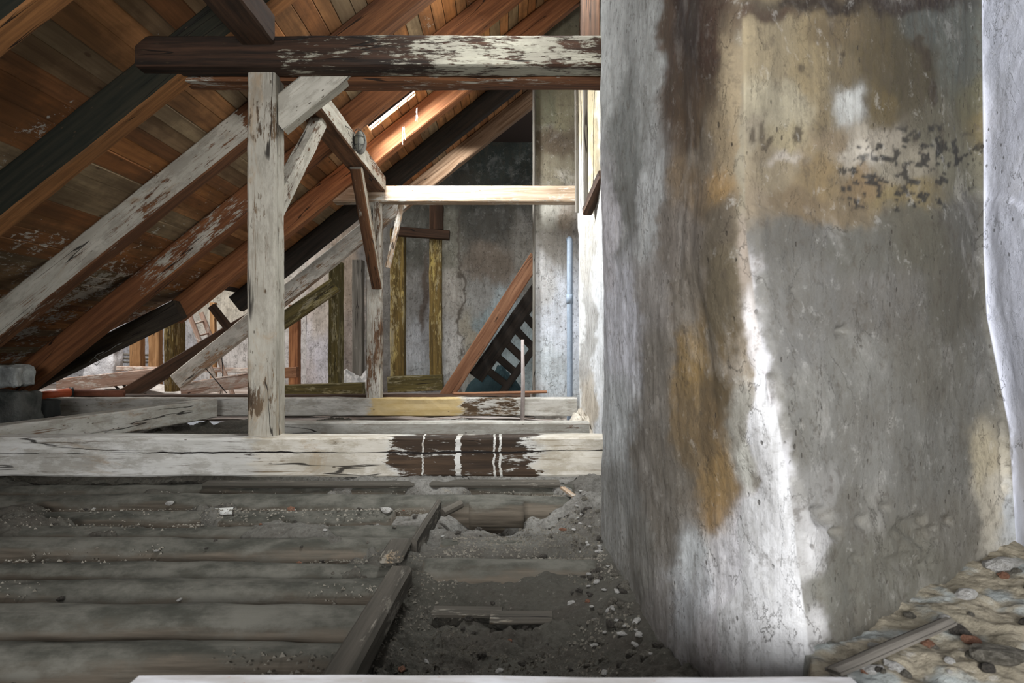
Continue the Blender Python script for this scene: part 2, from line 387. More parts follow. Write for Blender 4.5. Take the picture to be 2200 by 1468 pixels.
beam('side_beam', (-4.10, 4.3, H-0.70), (-3.52, 8.25, H-0.70), 0.20, 0.22, W['white_grey'], 'whitewashed beam running away at an angle, left of the front post', 'beam')

W['col1'] = wood('collar_timber', dark=(0.014, 0.010, 0.007), light=(0.085, 0.042, 0.024), paint=0.48, pcol=(0.36, 0.345, 0.27), dirt=0.6, zones=((0.0, 0.9, 'bare', 0.6),), pscale=0.9)
beam('collar_beam', (-2.4, 4.59, H+1.925), (0.92, 4.59, H+1.925), 0.18, 0.20, W['col1'], 'thick upper beam over the front post, peeling white with dark stains', 'beam')
beam('collar_beam', (-2.2, 4.80, H+1.885), (0.92, 4.80, H+1.885), 0.20, 0.15, W['few'], 'brown second beam clamped behind the thick upper beam', 'beam')
beam('collar_beam', (-2.15, 8.70, H+1.915), (0.86, 8.70, H+1.915), 0.20, 0.20, W['pale'], 'brightly lit pale collar beam resting over the rear post', 'beam')
W['post1'] = wood('front_post_timber', dark=(0.06, 0.04, 0.025), light=(0.25, 0.17, 0.10), paint=0.64, pcol=(0.44, 0.41, 0.345), dirt=0.6, crack=1.2, pscale=1.4, zones=((1.95, 2.25, 'bare', 0.10), (0.15, 0.35, 'bare', 0.08), (1.2, 1.5, 'bare', 0.04)))
beam('post', (PX(560.5, 4.6), 4.70, H-0.58), (PX(560.5, 4.6), 4.70, H+1.825), 0.187, 0.2, W['post1'], 'tall peeling whitewashed front post standing on the long floor beam', 'post', up=(0, 1, 0), wob=0.007)
beam('post', (-1.655, 8.72, H-0.61), (-1.655, 8.72, H+1.82), 0.175, 0.2, wood('rear_post_timber', dark=(0.07, 0.04, 0.022), light=(0.28, 0.16, 0.09), paint=0.55, pcol=(0.56, 0.53, 0.47)), 'rear post with brown and white streaks under the bright collar beam', 'post', up=(0, 1, 0), wob=0.01)
# purlin along y
beam('purlin', (-1.61, 0.9, H+2.06), (-1.61, 4.5, H+2.06), 0.22, 0.2, W['darkbrown'], 'dark overhead beam coming toward the viewer above the front post', 'beam')
beam('purlin', (-1.61, 4.9, H+2.03), (-1.61, 8.6, H+2.03), 0.22, 0.2, W['half'], 'overhead beam running from the front post back to the rear post', 'beam')
# braces
beam('brace', (-1.60, 4.78, H+0.95), (-1.60, 5.95, H+1.95), 0.10, 0.14, W['white'], 'pale slanting brace rising from the back of the front post', 'brace')
beam('brace', (-1.60, 8.60, H+0.78), (-1.61, 7.42, H+1.95), 0.12, 0.14, W['half'], 'brown slanting brace ending on the front of the rear post', 'brace')
beam('brace', (-1.57, 4.74, H+1.55), (-1.10, 4.74, H+1.93), 0.14, 0.21, W['white'], 'short thick whitewashed brace between front post and upper beam', 'brace')
beam('brace', (-1.50, 8.76, H+1.02), (-1.33, 8.76, H+1.80), 0.06, 0.07, W['pale'], 'thin pale strut just right of the rear post head', 'brace')
# loose battens hanging by the right wall
beam('batten', (0.83, 8.30, H+1.62), (0.82, 8.30, H+3.15), 0.045, 0.04, W['dusty'], 'thin upright batten at the right end of the rear collar beam', 'batten', up=(0, 1, 0), wob=0.002)
beam('batten', (0.80, 7.10, H+1.42), (0.79, 7.10, H+2.72), 0.05, 0.04, W['dusty'], 'thin upright batten nearer the big pillar, right of its twin', 'batten', up=(0, 1, 0), wob=0.002)
beam('wall_post', (0.77, 6.5, H+2.5), (0.77, 6.5, H+4.2), 0.16, 0.2, W['darkbrown'], 'brown upright timber in the top corner beside the big pillar', 'post', up=(0, 1, 0))
beam('bracket', (0.80, 7.0, H+1.38), (0.90, 6.5, H+1.62), 0.10, 0.10, W['darkbrown'], 'short brown wooden bracket sticking out of the white wall', 'bracket')

# ---------------------------------------------------------------- plaster materials
def plaster(name, scale=1.0, streak=0.4, spots=0.4, bumpd=0.012, tint=None):
    m = M(name); a = tint if tint else m.attr(); alp = [q for q in m.n if q.bl_idname == 'ShaderNodeAttribute'][-1].outputs['Alpha'] if not tint else 1.0
    n1 = m.noise(m.mp((3*scale,)*3, m.obj), 1, 12, 0.68, 0.3)
    n2 = m.noise(m.mp((28*scale,)*3, m.obj), 1, 6, 0.7)
    st = m.noise(m.mp((26*scale, 26*scale, 1.6*scale), m.obj), 1, 6, 0.65)
    dr = m.math('MULTIPLY', alp, 4.0, clamp=True) if not tint else 1.0
    c = m.mix(m.math('MULTIPLY', m.math('MULTIPLY', m.step(n1, 0.56, 0.34), 0.45), dr), a, m.mix(0.65, a, (0.10, 0.085, 0.06)))
    c = m.mix(m.math('MULTIPLY', m.step(n1, 0.52, 0.70), 0.35), c, m.mix(0.5, a, (0.75, 0.72, 0.66)))
    c = m.mix(m.math('MULTIPLY', m.math('MULTIPLY', m.step(st, 0.56, 0.40), streak), alp), c, m.mix(0.6, c, (0.08, 0.065, 0.045)))
    c = m.mix(m.math('MULTIPLY', m.math('MULTIPLY', m.step(n2, 0.50, 0.36), 0.35), dr), c, m.mix(0.6, c, (0.10, 0.085, 0.06)))
    n3 = m.noise(m.mp((11*scale, 11*scale, 11*scale), m.obj), 1, 12, 0.8, 0.15)
    c = m.mix(m.math('MULTIPLY', m.math('MULTIPLY', m.step(n3, 0.47, 0.38), 0.6), dr), c, m.mix(0.75, c, (0.07, 0.055, 0.04)))
    c = m.mix(m.math('MULTIPLY', m.step(n3, 0.56, 0.64), 0.4), c, m.mix(0.5, c, (0.72, 0.70, 0.64)))
    hc = m.step(m.math('ABSOLUTE', m.math('SUBTRACT', m.noise(m.mp((5*scale, 5*scale, 2.2*scale), m.obj), 1, 6, 0.62, 0.4), 0.5)), 0.007, 0.002)
    c = m.mix(m.math('MULTIPLY', m.math('MULTIPLY', hc, m.step(n1, 0.45, 0.6)), 0.55), c, (0.06, 0.05, 0.04))
    v = m.voro(m.mp((22*scale, 22*scale, 15*scale), m.obj), 1)
    sp = m.math('MULTIPLY', m.step(v, 0.17, 0.10), m.step(m.noise(m.mp((4*scale,)*3, m.obj), 1, 3, 0.6), 0.5, 0.6))
    c = m.mix(m.math('MULTIPLY', sp, spots), c, (0.05, 0.04, 0.03))
    b = m.math('ADD', m.math('MULTIPLY', n1, 1.0), m.math('ADD', m.math('MULTIPLY', n2, 0.35), m.math('MULTIPLY', m.math('MULTIPLY', st, 0.6*streak), alp)))
    b = m.math('SUBTRACT', m.math('ADD', b, m.math('MULTIPLY', n3, 0.6)), m.math('ADD', m.math('MULTIPLY', sp, 0.5), m.math('MULTIPLY', hc, 0.4)))
    return m.done(c, 0.9, b, 0.8, bumpd)
PL = plaster('stained_plaster', 1.6, 0.55, 0.7)
PLF = plaster('old_far_plaster', 0.8, 0.3, 0.5, 0.02)

def grid_obj(name, X, Y, Z, mat, colors=None, smooth=True, flip=False):
    n, k = X.shape
    V = np.stack([X.ravel(), Y.ravel(), Z.ravel()], 1)
    i, j = np.meshgrid(np.arange(n-1), np.arange(k-1), indexing='ij')
    p = (i*k+j).ravel()
    Fc = np.stack([p, p+k, p+k+1, p+1], 1) if not flip else np.stack([p, p+1, p+k+1, p+k], 1)
    me = bpy.data.meshes.new(name)
    me.vertices.add(len(V)); me.vertices.foreach_set('co', V.astype(np.float32).ravel())
    me.loops.add(len(Fc)*4); me.loops.foreach_set('vertex_index', Fc.astype(np.int32).ravel())
    me.polygons.add(len(Fc)); me.polygons.foreach_set('loop_start', np.arange(0, len(Fc)*4, 4, dtype=np.int32))
    me.polygons.foreach_set('loop_total', np.full(len(Fc), 4, dtype=np.int32))
    me.update(calc_edges=True); me.validate()
    if smooth: me.polygons.foreach_set('use_smooth', np.ones(len(me.polygons), dtype=bool))
    me.materials.append(mat)
    if colors is not None:
        a = me.color_attributes.new('Col', 'FLOAT_COLOR', 'POINT'); a.data.foreach_set('color', colors.astype(np.float32).ravel())
    o = bpy.data.objects.new(name, me); COL.objects.link(o); return o

def splat(U, Vv, pts, warp=18, seed=3, p=2.6):
    """colour of stains and painted shade: inverse-distance blend of hand placed patches (u, v, ru, rv, colour), ragged by noise"""
    wu = U+(fbm(U/70, Vv/70, 6, seed, .65)-0.5)*2*warp*3.4; wv = Vv+(fbm(U/55+40, Vv/90, 6, seed+9, .65)-0.5)*2*warp*4.6
    acc = np.zeros(U.shape+(3,)); tot = np.zeros(U.shape)
    for (u, v, ru, rv, c) in pts:
        q = ((wu-u)/ru)**2+((wv-v)/rv)**2
        g = 1/(0.05+q**p)
        acc += g[..., None]*np.array(c); tot += g
    out = acc/tot[..., None]
    return np.concatenate([np.clip(out, 0.01, 0.9), np.ones(U.shape+(1,))], -1)

# ---------------------------------------------------------------- the big near pillar and its side wall
plan = [(1.6, 3.45), (0.9, 3.42), (0.56, 3.36), (0.455, 3.27), (0.43, 3.12), (0.425, 2.9), (0.425, 2.6), (0.425, 2.3), (0.43, 2.1), (0.455, 1.92), (0.50, 1.75), (0.555, 1.58), (0.605, 1.48),
        (0.64, 1.455), (0.70, 1.50), (0.85, 1.63), (1.05, 1.80), (1.30, 2.01), (1.50, 2.175), (1.515, 2.16), (1.46, 1.9), (1.38, 1.6), (1.30, 1.2), (1.25, 0.8), (1.22, 0.3)]
def near_wall():
    pl = np.array(plan); seg = np.r_[0, np.cumsum(np.hypot(*np.diff(pl, axis=0).T))]
    s = np.concatenate([np.linspace(0, seg[2], 20, endpoint=False), np.linspace(seg[2], seg[20], 560, endpoint=False), np.linspace(seg[20], seg[-1], 60)])
    x = np.interp(s, seg, pl[:, 0]); y = np.interp(s, seg, pl[:, 1])
    # round the corners
    for _ in range(70):
        x[1:-1] = (x[:-2]+x[1:-1]*2+x[2:])/4; y[1:-1] = (y[:-2]+y[1:-1]*2+y[2:])/4
    z = np.linspace(-1.15, 2.4, 520)
    Sg, Zg = np.meshgrid(s, z, indexing='ij'); Xg = np.repeat(x[:, None], len(z), 1); Yg = np.repeat(y[:, None], len(z), 1)
    sc = seg[13]
    # the corner leans out at the foot
    off = np.interp(z, [-1.1, -0.66, -0.34, -0.14, 0.05, 0.24, 0.73, 2.4], [0.03, 0.0, -0.035, -0.07, -0.11, -0.135, -0.145, -0.15])
    wgt = np.exp(-((Sg-sc)/0.36)**2)
    Xg = Xg+off[None, :]*wgt
    sr = seg[19]; off2 = np.interp(z, [-1.1, -0.6, -0.25, 0.1, 0.3, 0.6, 1.0, 2.4], [0.09, 0.07, 0.05, -0.02, -0.03, -0.03, -0.035, -0.03])
    Xg = Xg+off2[None, :]*np.exp(-((Sg-sr)/0.25)**2)
    # relief
    nx = np.gradient(Yg, axis=0); ny = -np.gradient(Xg, axis=0); L = np.hypot(nx, ny)+1e-9; nx /= L; ny /= L
    D = (fbm(Sg*1.6, Zg*1.1, 4, 5)-0.5)*0.055+(fbm(Sg*9, Zg*7, 4, 8)-0.5)*0.016
    U = CX+F*Xg/np.maximum(Yg, 0.3); Vp = CY-F*Zg/np.maximum(Yg, 0.3)
    right = Sg > sc
    # broken hollows at the foot of the grey face and its lip beside the white corner
    def pit(u, v, ru, rv, dep, rag=0.5):
        q = np.hypot((U-u)/ru, (Vp-v)/rv)+(fbm(U/14, Vp/14, 4, int(u))-0.5)*rag*2
        return -dep*sstep(1.0, 0.35, q)
    for a in ((1765, 1110, 26, 30, .02), (1790, 1145, 18, 14, .02), (1655, 840, 14, 55, .02), (1815, 712, 22, 12, .025), (1850, 1120, 22, 20, .016), (1960, 1140, 50, 40, .02),
              (1940, 1210, 60, 30, .012), (2030, 1120, 18, 16, .016), (2160, 980, 16, 90, .02), (1628, 605, 4, 4, .01), (1700, 625, 6, 6, .01), (1780, 1390, 40, 14, .03), (1900, 1090, 14, 12, .012), (1835, 1200, 18, 14, .01)):
        D = D+pit(*a)
    # grey coat stands proud of the wall on the right face below its ragged top
    coat = right*sstep(0, 14, (Vp-(455+30*np.sin(U/90)+(fbm(U/60, Vp/60, 4, 3)-.5)*60)))*sstep(6, 26, U-np.interp(Vp, [450, 700, 850, 1000, 1100, 1430], [1600, 1625, 1660, 1690, 1725, 1750])+(fbm(U/30, Vp/30, 4, 31)-.5)*30)
    D = D+coat*0.008
    # furrows down the left face
    D = D+(~right)*(vnoise(Sg*38+fbm(Sg*3, Zg*1.2, 3, 77)*4, Zg*1.1, 21)-0.5)*0.004*sstep(0.55, -0.4, Zg)
    Xg = Xg-nx*D*(-1); Yg = Yg-ny*D*(-1)
    g = lambda v: (v, v*0.97, v*0.90)
    LP = [(1320, 100, 26, 160, (.50, .51, .49)), (1345, 330, 26, 160, (.30, .31, .29)), (1385, 120, 26, 140, (.46, .47, .45)), (1420, 60, 16, 120, (.14, .09, .06)), (1345, 430, 18, 60, (.26, .26, .24)),
          (1310, 520, 22, 120, (.56, .54, .56)), (1400, 470, 22, 120, (.50, .51, .50)), (1500, 60, 70, 90, (.055, .03, .02)), (1455, 190, 34, 80, (.10, .06, .035)), (1470, 260, 26, 60, (.14, .09, .05)),
          (1565, 170, 22, 90, (.34, .27, .17)), (1555, 320, 26, 70, (.30, .23, .14)), (1500, 340, 24, 60, (.26, .21, .15)), (1480, 400, 34, 60, (.28, .20, .12)), (1540, 400, 26, 40, (.33, .21, .09)),
          (1450, 520, 40, 70, (.30, .26, .22)), (1410, 640, 40, 90, (.36, .33, .30)), (1545, 480, 30, 60, (.13, .105, .075)), (1550, 620, 30, 110, (.15, .12, .075)), (1560, 780, 26, 80, (.16, .115, .06)),
          (1470, 640, 26, 90, (.27, .23, .18)), (1340, 700, 40, 130, (.56, .56, .60)), (1330, 900, 34, 110, (.52, .54, .54)), (1420, 800, 34, 100, (.30, .27, .23)), (1480, 770, 26, 80, (.36, .24, .10)),
          (1470, 900, 30, 80, (.27, .19, .10)), (1520, 930, 22, 80, (.22, .15, .075)), (1530, 1020, 26, 70, (.40, .26, .11)), (1535, 1100, 20, 40, (.42, .27, .12)), (1400, 960, 50, 100, (.24, .215, .18)),
          (1430, 1080, 40, 100, (.23, .205, .17)), (1330, 1080, 34, 100, (.36, .36, .34)), (1370, 1200, 40, 90, (.30, .29, .26)), (1400, 1330, 40, 90, (.34, .32, .30)), (1480, 1200, 24, 60, (.52, .54, .54)),
          (1480, 1300, 40, 80, (.46, .47, .48)), (1450, 1420, 60, 60, (.42, .41, .41)), (1560, 1240, 34, 80, (.62, .61, .62)), (1600, 1350, 60, 90, (.72, .70, .73)), (1650, 1150, 40, 110, (.76, .75, .80)),
          (1690, 1300, 30, 110, (.80, .79, .85)), (1590, 900, 22, 70, (.42, .40, .34)), (1600, 780, 16, 60, (.40, .33, .24)), (1625, 900, 14, 90, (.72, .71, .74)), (1612, 740, 10, 60, (.62, .59, .58)),
          (1603, 560, 10, 60, (.36, .30, .24)), (1598, 350, 14, 90, (.32, .28, .20)), (1597, 150, 12, 90, (.28, .24, .17)), (1600, 1010, 18, 50, (.55, .54, .48)), (1610, 1040, 9, 26, (.32, .29, .24)), (1510, 1400, 30, 60, (.50, .48, .48))]
    RP_ = [(1640, 30, 60, 14, (.10, .06, .04)), (1800, 8, 120, 14, (.05, .035, .025)), (1980, 10, 90, 20, (.05, .035, .03)), (1660, 110, 60, 60, (.48, .39, .24)), (1730, 150, 40, 80, (.46, .36, .20)),
           (1680, 230, 70, 60, (.52, .46, .32)), (1800, 70, 50, 34, (.24, .18, .10)), (1880, 120, 60, 60, (.15, .115, .06)), (1950, 150, 50, 80, (.11, .09, .05)), (1830, 130, 50, 40, (.27, .21, .12)),
           (1830, 215, 34, 40, (.56, .56, .52)), (1770, 240, 24, 50, (.36, .28, .16)), (1900, 220, 34, 50, (.20, .15, .07)), (1790, 295, 40, 24, (.42, .32, .20)), (1690, 300, 40, 34, (.50, .42, .26)),
           (1622, 280, 16, 30, (.42, .36, .26)), (1650, 330, 22, 22, (.36, .29, .19)), (1760, 370, 50, 40, (.40, .29, .15)), (1680, 380, 40, 34, (.42, .34, .22)), (1690, 345, 30, 14, (.56, .50, .42)),
           (1850, 330, 50, 30, (.58, .52, .42)), (1900, 300, 60, 34, (.52, .46, .36)), (1960, 350, 60, 40, (.44, .39, .29)), (1860, 400, 40, 24, (.37, .26, .14)), (1950, 420, 60, 24, (.36, .28, .14)),
           (2010, 290, 40, 40, (.22, .20, .14)), (2060, 350, 40, 60, (.30, .28, .20)), (2080, 100, 50, 90, (.20, .21, .18)), (2000, 60, 40, 40, (.16, .17, .15)), (2100, 200, 34, 60, (.24, .22, .13)),
           (2110, 260, 26, 50, (.30, .24, .12)), (1720, 440, 50, 24, (.30, .22, .13)), (1800, 450, 60, 24, (.33, .25, .15)), (1640, 430, 24, 34, (.40, .32, .22)), (1720, 520, 80, 40, (.22, .21, .185)),
           (1850, 540, 80, 50, (.23, .22, .185)), (1980, 520, 60, 50, (.19, .175, .13)), (2080, 480, 40, 60, (.21, .20, .17)), (1750, 620, 80, 60, (.30, .29, .26)), (1900, 650, 80, 70, (.27, .255, .225)),
           (2040, 640, 50, 80, (.20, .185, .145)), (1700, 720, 60, 60, (.34, .33, .30)), (1850, 800, 90, 80, (.34, .33, .29)), (2000, 800, 80, 80, (.28, .265, .22)), (1620, 620, 12, 60, (.55, .53, .52)),
           (1636, 760, 14, 50, (.60, .59, .60)), (1650, 900, 20, 50, (.62, .60, .60)), (1720, 870, 50, 80, (.35, .34, .30)), (1850, 960, 90, 80, (.37, .36, .32)), (2000, 960, 80, 80, (.31, .30, .26)),
           (2100, 800, 30, 90, (.32, .31, .27)), (2115, 980, 24, 60, (.62, .54, .38)), (2135, 1080, 30, 70, (.66, .60, .48)), (2165, 1100, 30, 60, (.66, .68, .68)), (1690, 1000, 16, 60, (.66, .65, .66)),
           (1780, 1060, 40, 40, (.46, .45, .42)), (1740, 1180, 24, 60, (.60, .59, .58)), (1850, 1100, 60, 50, (.34, .325, .28)), (1800, 1250, 60, 70, (.31, .30, .25)), (1930, 1200, 60, 60, (.30, .285, .23)),
           (2040, 1130, 50, 50, (.33, .31, .26)), (1750, 1350, 16, 60, (.55, .54, .53)), (1830, 1340, 50, 40, (.27, .255, .21))]
    Cl = splat(U, Vp, LP, 9, 3); Cr = splat(U, Vp, RP_, 9, 13)
    C = np.where(right[..., None], Cr, Cl)
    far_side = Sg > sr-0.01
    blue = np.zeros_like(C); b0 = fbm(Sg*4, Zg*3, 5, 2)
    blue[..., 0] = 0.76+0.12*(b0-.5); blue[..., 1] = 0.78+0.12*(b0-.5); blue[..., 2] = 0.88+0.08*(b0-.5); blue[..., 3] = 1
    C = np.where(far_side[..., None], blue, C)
    # dark flecks in the lime band
    q = fbm(U/17, Vp/13, 4, 91); band = np.exp(-((U-1960)/130)**2-((Vp-365+(U-1960)*0.12)/80)**2)
    fleck = sstep(0.60, 0.66, q+0.13*band-0.03)*right*(~far_side)*sstep(0.12, 0.3, band)
    C[..., :3] = C[..., :3]*(1-0.9*fleck[..., None])+0.03*fleck[..., None]
    for (u, v, ru, rv) in ((1622, 290, 7, 22), (1642, 283, 8, 25), (1660, 300, 6, 10), (1715, 290, 9, 20), (1722, 145, 7, 11), (1650, 315, 8, 7), (1818, 115, 7, 7), (1985, 90, 14, 20), (2010, 200, 10, 34), (2000, 130, 10, 30)):
        f = sstep(1.1, 0.6, np.hypot((U-u)/ru, (Vp-v)/rv)+(q-.5)*1.2)*right*(~far_side)
        C[..., :3] = C[..., :3]*(1-0.75*f[..., None])+np.array((.06, .04, .025))*0.75*f[..., None]
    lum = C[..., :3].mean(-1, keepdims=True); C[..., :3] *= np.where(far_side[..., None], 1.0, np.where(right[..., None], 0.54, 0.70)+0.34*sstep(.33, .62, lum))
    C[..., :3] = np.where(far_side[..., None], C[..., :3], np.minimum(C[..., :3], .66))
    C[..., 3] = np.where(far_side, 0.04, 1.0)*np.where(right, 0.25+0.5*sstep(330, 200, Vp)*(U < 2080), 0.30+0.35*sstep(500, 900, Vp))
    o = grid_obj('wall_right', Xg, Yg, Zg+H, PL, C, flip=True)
    tag(o, 'thick stained plaster pillar with a white rounded corner and grey patch', None, None, 'structure')
near_wall()

# ---------------------------------------------------------------- rear walls
def flat_wall(name, a, b, z0, z1, pts, seed, amp=0.02, n=220, mat=None, label=None):
    a = np.array(a, float); b = np.array(b, float); t = np.linspace(0, 1, n); z = np.linspace(z0, z1, n)
    T, Z = np.meshgrid(t, z, indexing='ij'); X = a[0]+(b[0]-a[0])*T; Y = a[1]+(b[1]-a[1])*T
    Ln = np.hypot(*(b-a)); nx, ny = (b-a)[1]/Ln, -(b-a)[0]/Ln
    D = (fbm(T*Ln*1.5, Z*1.5, 5, seed)-.5)*amp*2
    X = X+nx*D; Y = Y+ny*D
    U = CX+F*X/Y; Vp = CY-F*Z/Y
    C = splat(U, Vp, pts, 8, seed)
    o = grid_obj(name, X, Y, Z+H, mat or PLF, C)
    tag(o, kind='structure'); return o
# side wall along the view right of the rear truss
flat_wall('wall_right', (0.88, 8.6), (0.88, 3.6), -1.1, 4.4, [
    (1262, 300, 14, 120, (.40, .33, .20)), (1250, 420, 14, 60, (.70, .68, .62)), (1262, 560, 12, 60, (.44, .42, .38)), (1262, 700, 12, 90, (.40, .39, .37)), (1245, 700, 5, 200, (.74, .74, .72)),
    (1290, 700, 9, 260, (.76, .77, .78)), (1290, 300, 9, 120, (.70, .66, .56)), (1268, 870, 16, 40, (.50, .44, .36)), (1275, 60, 20, 80, (.3, .27, .22)), (1330, 500, 20, 500, (.6, .6, .58))], 3, 0.03)
# slender pillar behind the rear truss
def block_pillar():
    x0, x1, y0, y1 = 0.36, 0.95, 9.1, 9.7
    path = [(x0, y1), (x0, y0), (x1, y0)]
    pl = np.array(path, float); seg = np.r_[0, np.cumsum(np.hypot(*np.diff(pl, axis=0).T))]
    s = np.linspace(0, seg[-1], 120); z = np.linspace(-1.1, 4.6, 260)
    x = np.interp(s, seg, pl[:, 0]); y = np.interp(s, seg, pl[:, 1])
    Sg, Z = np.meshgrid(s, z, indexing='ij'); X = np.repeat(x[:, None], 260, 1); Y = np.repeat(y[:, None], 260, 1)
    d = (fbm(Sg*2, Z*2, 5, 4)-.5)*0.03; X = X-d*(Sg < seg[1]); Y = Y-d*(Sg >= seg[1])
    U = CX+F*X/Y; Vp = CY-F*Z/Y
    C = splat(U, Vp, [(1170, 220, 20, 60, (.13, .125, .08)), (1210, 220, 22, 60, (.18, .16, .10)), (1190, 300, 40, 40, (.075, .055, .035)), (1190, 360, 40, 26, (.15, .13, .09)), (1170, 470, 26, 34, (.36, .34, .29)), (1212, 480, 22, 30, (.20, .16, .12)),
        (1190, 540, 40, 40, (.28, .26, .23)), (1170, 600, 26, 50, (.55, .54, .53)), (1200, 700, 40, 90, (.56, .58, .62)), (1180, 800, 40, 60, (.52, .56, .58)), (1200, 900, 40, 30, (.35, .33, .29))], 8, 6)
    o = grid_obj('chimney_pillar', X, Y, Z+H, PLF, C); tag(o, 'plastered chimney shaft behind the grey pipe, dark above and white below', 'chimney')
    return o
block_pillar()
beam('corner_board', (0.345, 9.07, H-0.72), (0.345, 9.07, H+3.4), 0.035, 0.05, W['dusty'], 'thin grey board up the left edge of the chimney shaft', 'board', up=(0, 1, 0), wob=0.003)

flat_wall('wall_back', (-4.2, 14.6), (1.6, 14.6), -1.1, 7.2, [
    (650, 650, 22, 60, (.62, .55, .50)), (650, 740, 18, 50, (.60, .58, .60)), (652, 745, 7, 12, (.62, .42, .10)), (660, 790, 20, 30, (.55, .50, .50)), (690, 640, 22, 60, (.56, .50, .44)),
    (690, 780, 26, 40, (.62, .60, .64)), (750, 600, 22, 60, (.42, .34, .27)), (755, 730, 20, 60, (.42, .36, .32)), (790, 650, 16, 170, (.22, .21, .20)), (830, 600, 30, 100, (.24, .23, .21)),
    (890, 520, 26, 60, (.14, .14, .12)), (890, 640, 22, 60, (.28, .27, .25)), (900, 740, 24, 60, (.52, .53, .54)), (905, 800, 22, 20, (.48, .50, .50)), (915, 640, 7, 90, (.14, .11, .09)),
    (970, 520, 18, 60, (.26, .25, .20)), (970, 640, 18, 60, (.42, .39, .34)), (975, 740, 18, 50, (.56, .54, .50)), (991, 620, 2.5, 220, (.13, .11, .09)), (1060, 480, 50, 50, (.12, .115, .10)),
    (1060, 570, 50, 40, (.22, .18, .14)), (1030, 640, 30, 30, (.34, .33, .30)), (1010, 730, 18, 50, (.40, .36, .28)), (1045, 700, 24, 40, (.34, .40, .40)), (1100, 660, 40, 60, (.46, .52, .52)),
    (1100, 760, 50, 50, (.42, .50, .50)), (960, 400, 100, 50, (.06, .06, .05)), (1060, 330, 90, 90, (.035, .045, .04)), (1130, 560, 20, 80, (.30, .28, .24))], 8, 0.05, 320)  # near-black upper patches: shade put into the plaster colour
flat_wall('wall_back', (-14.0, 18.0), (-4.2, 18.0), -1.2, 5.0, [(480, 660, 40, 40, (.72, .68, .58)), (500, 760, 40, 40, (.70, .68, .66)), (300, 740, 90, 40, (.55, .56, .60)), (100, 800, 90, 40, (.6, .6, .62))], 15, 0.05, 120)
flat_wall('wall_left', (-4.2, 18.0), (-4.2, 14.6), -1.2, 5.0, [(600, 650, 60, 60, (.6, .5, .45))], 15, 0.03, 60)
flat_wall('wall_left', (-6.35, 0.6), (-6.35, 8.75), -1.2, 0.1, [(0, 700, 300, 300, (.3, .29, .27))], 25, 0.05, 90)

V = []; Fc = []
b = [(-14, 11.5), (2.6, 11.5), (2.6, 18.1), (-14, 18.1)]
V = [(x, y, H+4.32) for x, y in b]+[(x, y, H+4.4) for x, y in b]; Fc = [(3, 2, 1, 0), (4, 5, 6, 7), (0, 1, 5, 4), (1, 2, 6, 5), (2, 3, 7, 6), (3, 0, 4, 7)]
tag(mesh_obj('ceiling', V, Fc, MC), kind='structure')
# ---------------------------------------------------------------- floors
md = M('dust_and_rubble')
a = md.attr()
n1 = md.noise(md.mp((5, 5, 5), md.obj), 1, 12, 0.72); n2 = md.noise(md.mp((60, 60, 60), md.obj), 1, 6, 0.75); v1 = md.voro(md.mp((45, 45, 45), md.obj), 1)
c = md.mix(md.math('MULTIPLY', md.step(n1, 0.58, 0.36), 0.6), a, (0.06, 0.05, 0.04))
c = md.mix(md.math('MULTIPLY', md.step(n2, 0.5, 0.34), 0.6), c, (0.045, 0.038, 0.03))
c = md.mix(md.math('MULTIPLY', md.step(n2, 0.60, 0.70), 0.5), c, (0.45, 0.41, 0.35))
MD = md.done(c, 0.95, md.math('ADD', md.math('MULTIPLY', n2, 0.6), md.math('ADD', n1, md.math('MULTIPLY', v1, 0.4))), 0.9, 0.02)
LOGC = [4.42, 4.10, 3.75, 3.42, 3.12, 2.84, 2.57, 2.30, 2.00, 1.70]
BX = -0.41
def zfloor(X, Y):
    z = -0.945+(fbm(X*2.2, Y*2.2, 4, 40)-.5)*0.06
    rough = sstep(0.42, 0.62, fbm(X*1.5+7, Y*3, 4, 41))
    z = z+(fbm(X*16, Y*16, 5, 42, .6)-.5)*0.07*(0.35+rough)
    z = z+0.10*sstep(0.53, 0.72, fbm(X*1.9+3, Y*2.4, 4, 47))*sstep(2.3, 3.0, Y)
    right = sstep(BX-0.02, BX+0.10, X)*sstep(4.25, 4.0, Y)
    z = z-right*0.03
    # heaped dirt against the pillar
    z = z+sstep(0.02, 0.44, X)*0.09*right+0.05*sstep(0.2, 0.5, X)*right*fbm(X*7, Y*5, 3, 9)
    # hollow behind the short log
    pit = np.exp(-((X+0.05)/0.20)**2-((Y-3.74)/0.19)**2)
    z = z-0.30*pit+0.05*np.exp(-((X-0.30)/0.14)**2-((Y-3.5)/0.35)**2)+0.07*np.exp(-((X+0.33)/0.07)**2-((Y-3.7)/0.35)**2)
    pit2 = np.exp(-((X-0.0)/0.3)**2-((Y-2.52)/0.10)**2)
    z = z-0.02*pit2
    # dust creeping up at the foot of the tie beam
    z = z+0.03*sstep(4.0, 4.5, Y)*sstep(4.9, 4.6, Y)
    return z
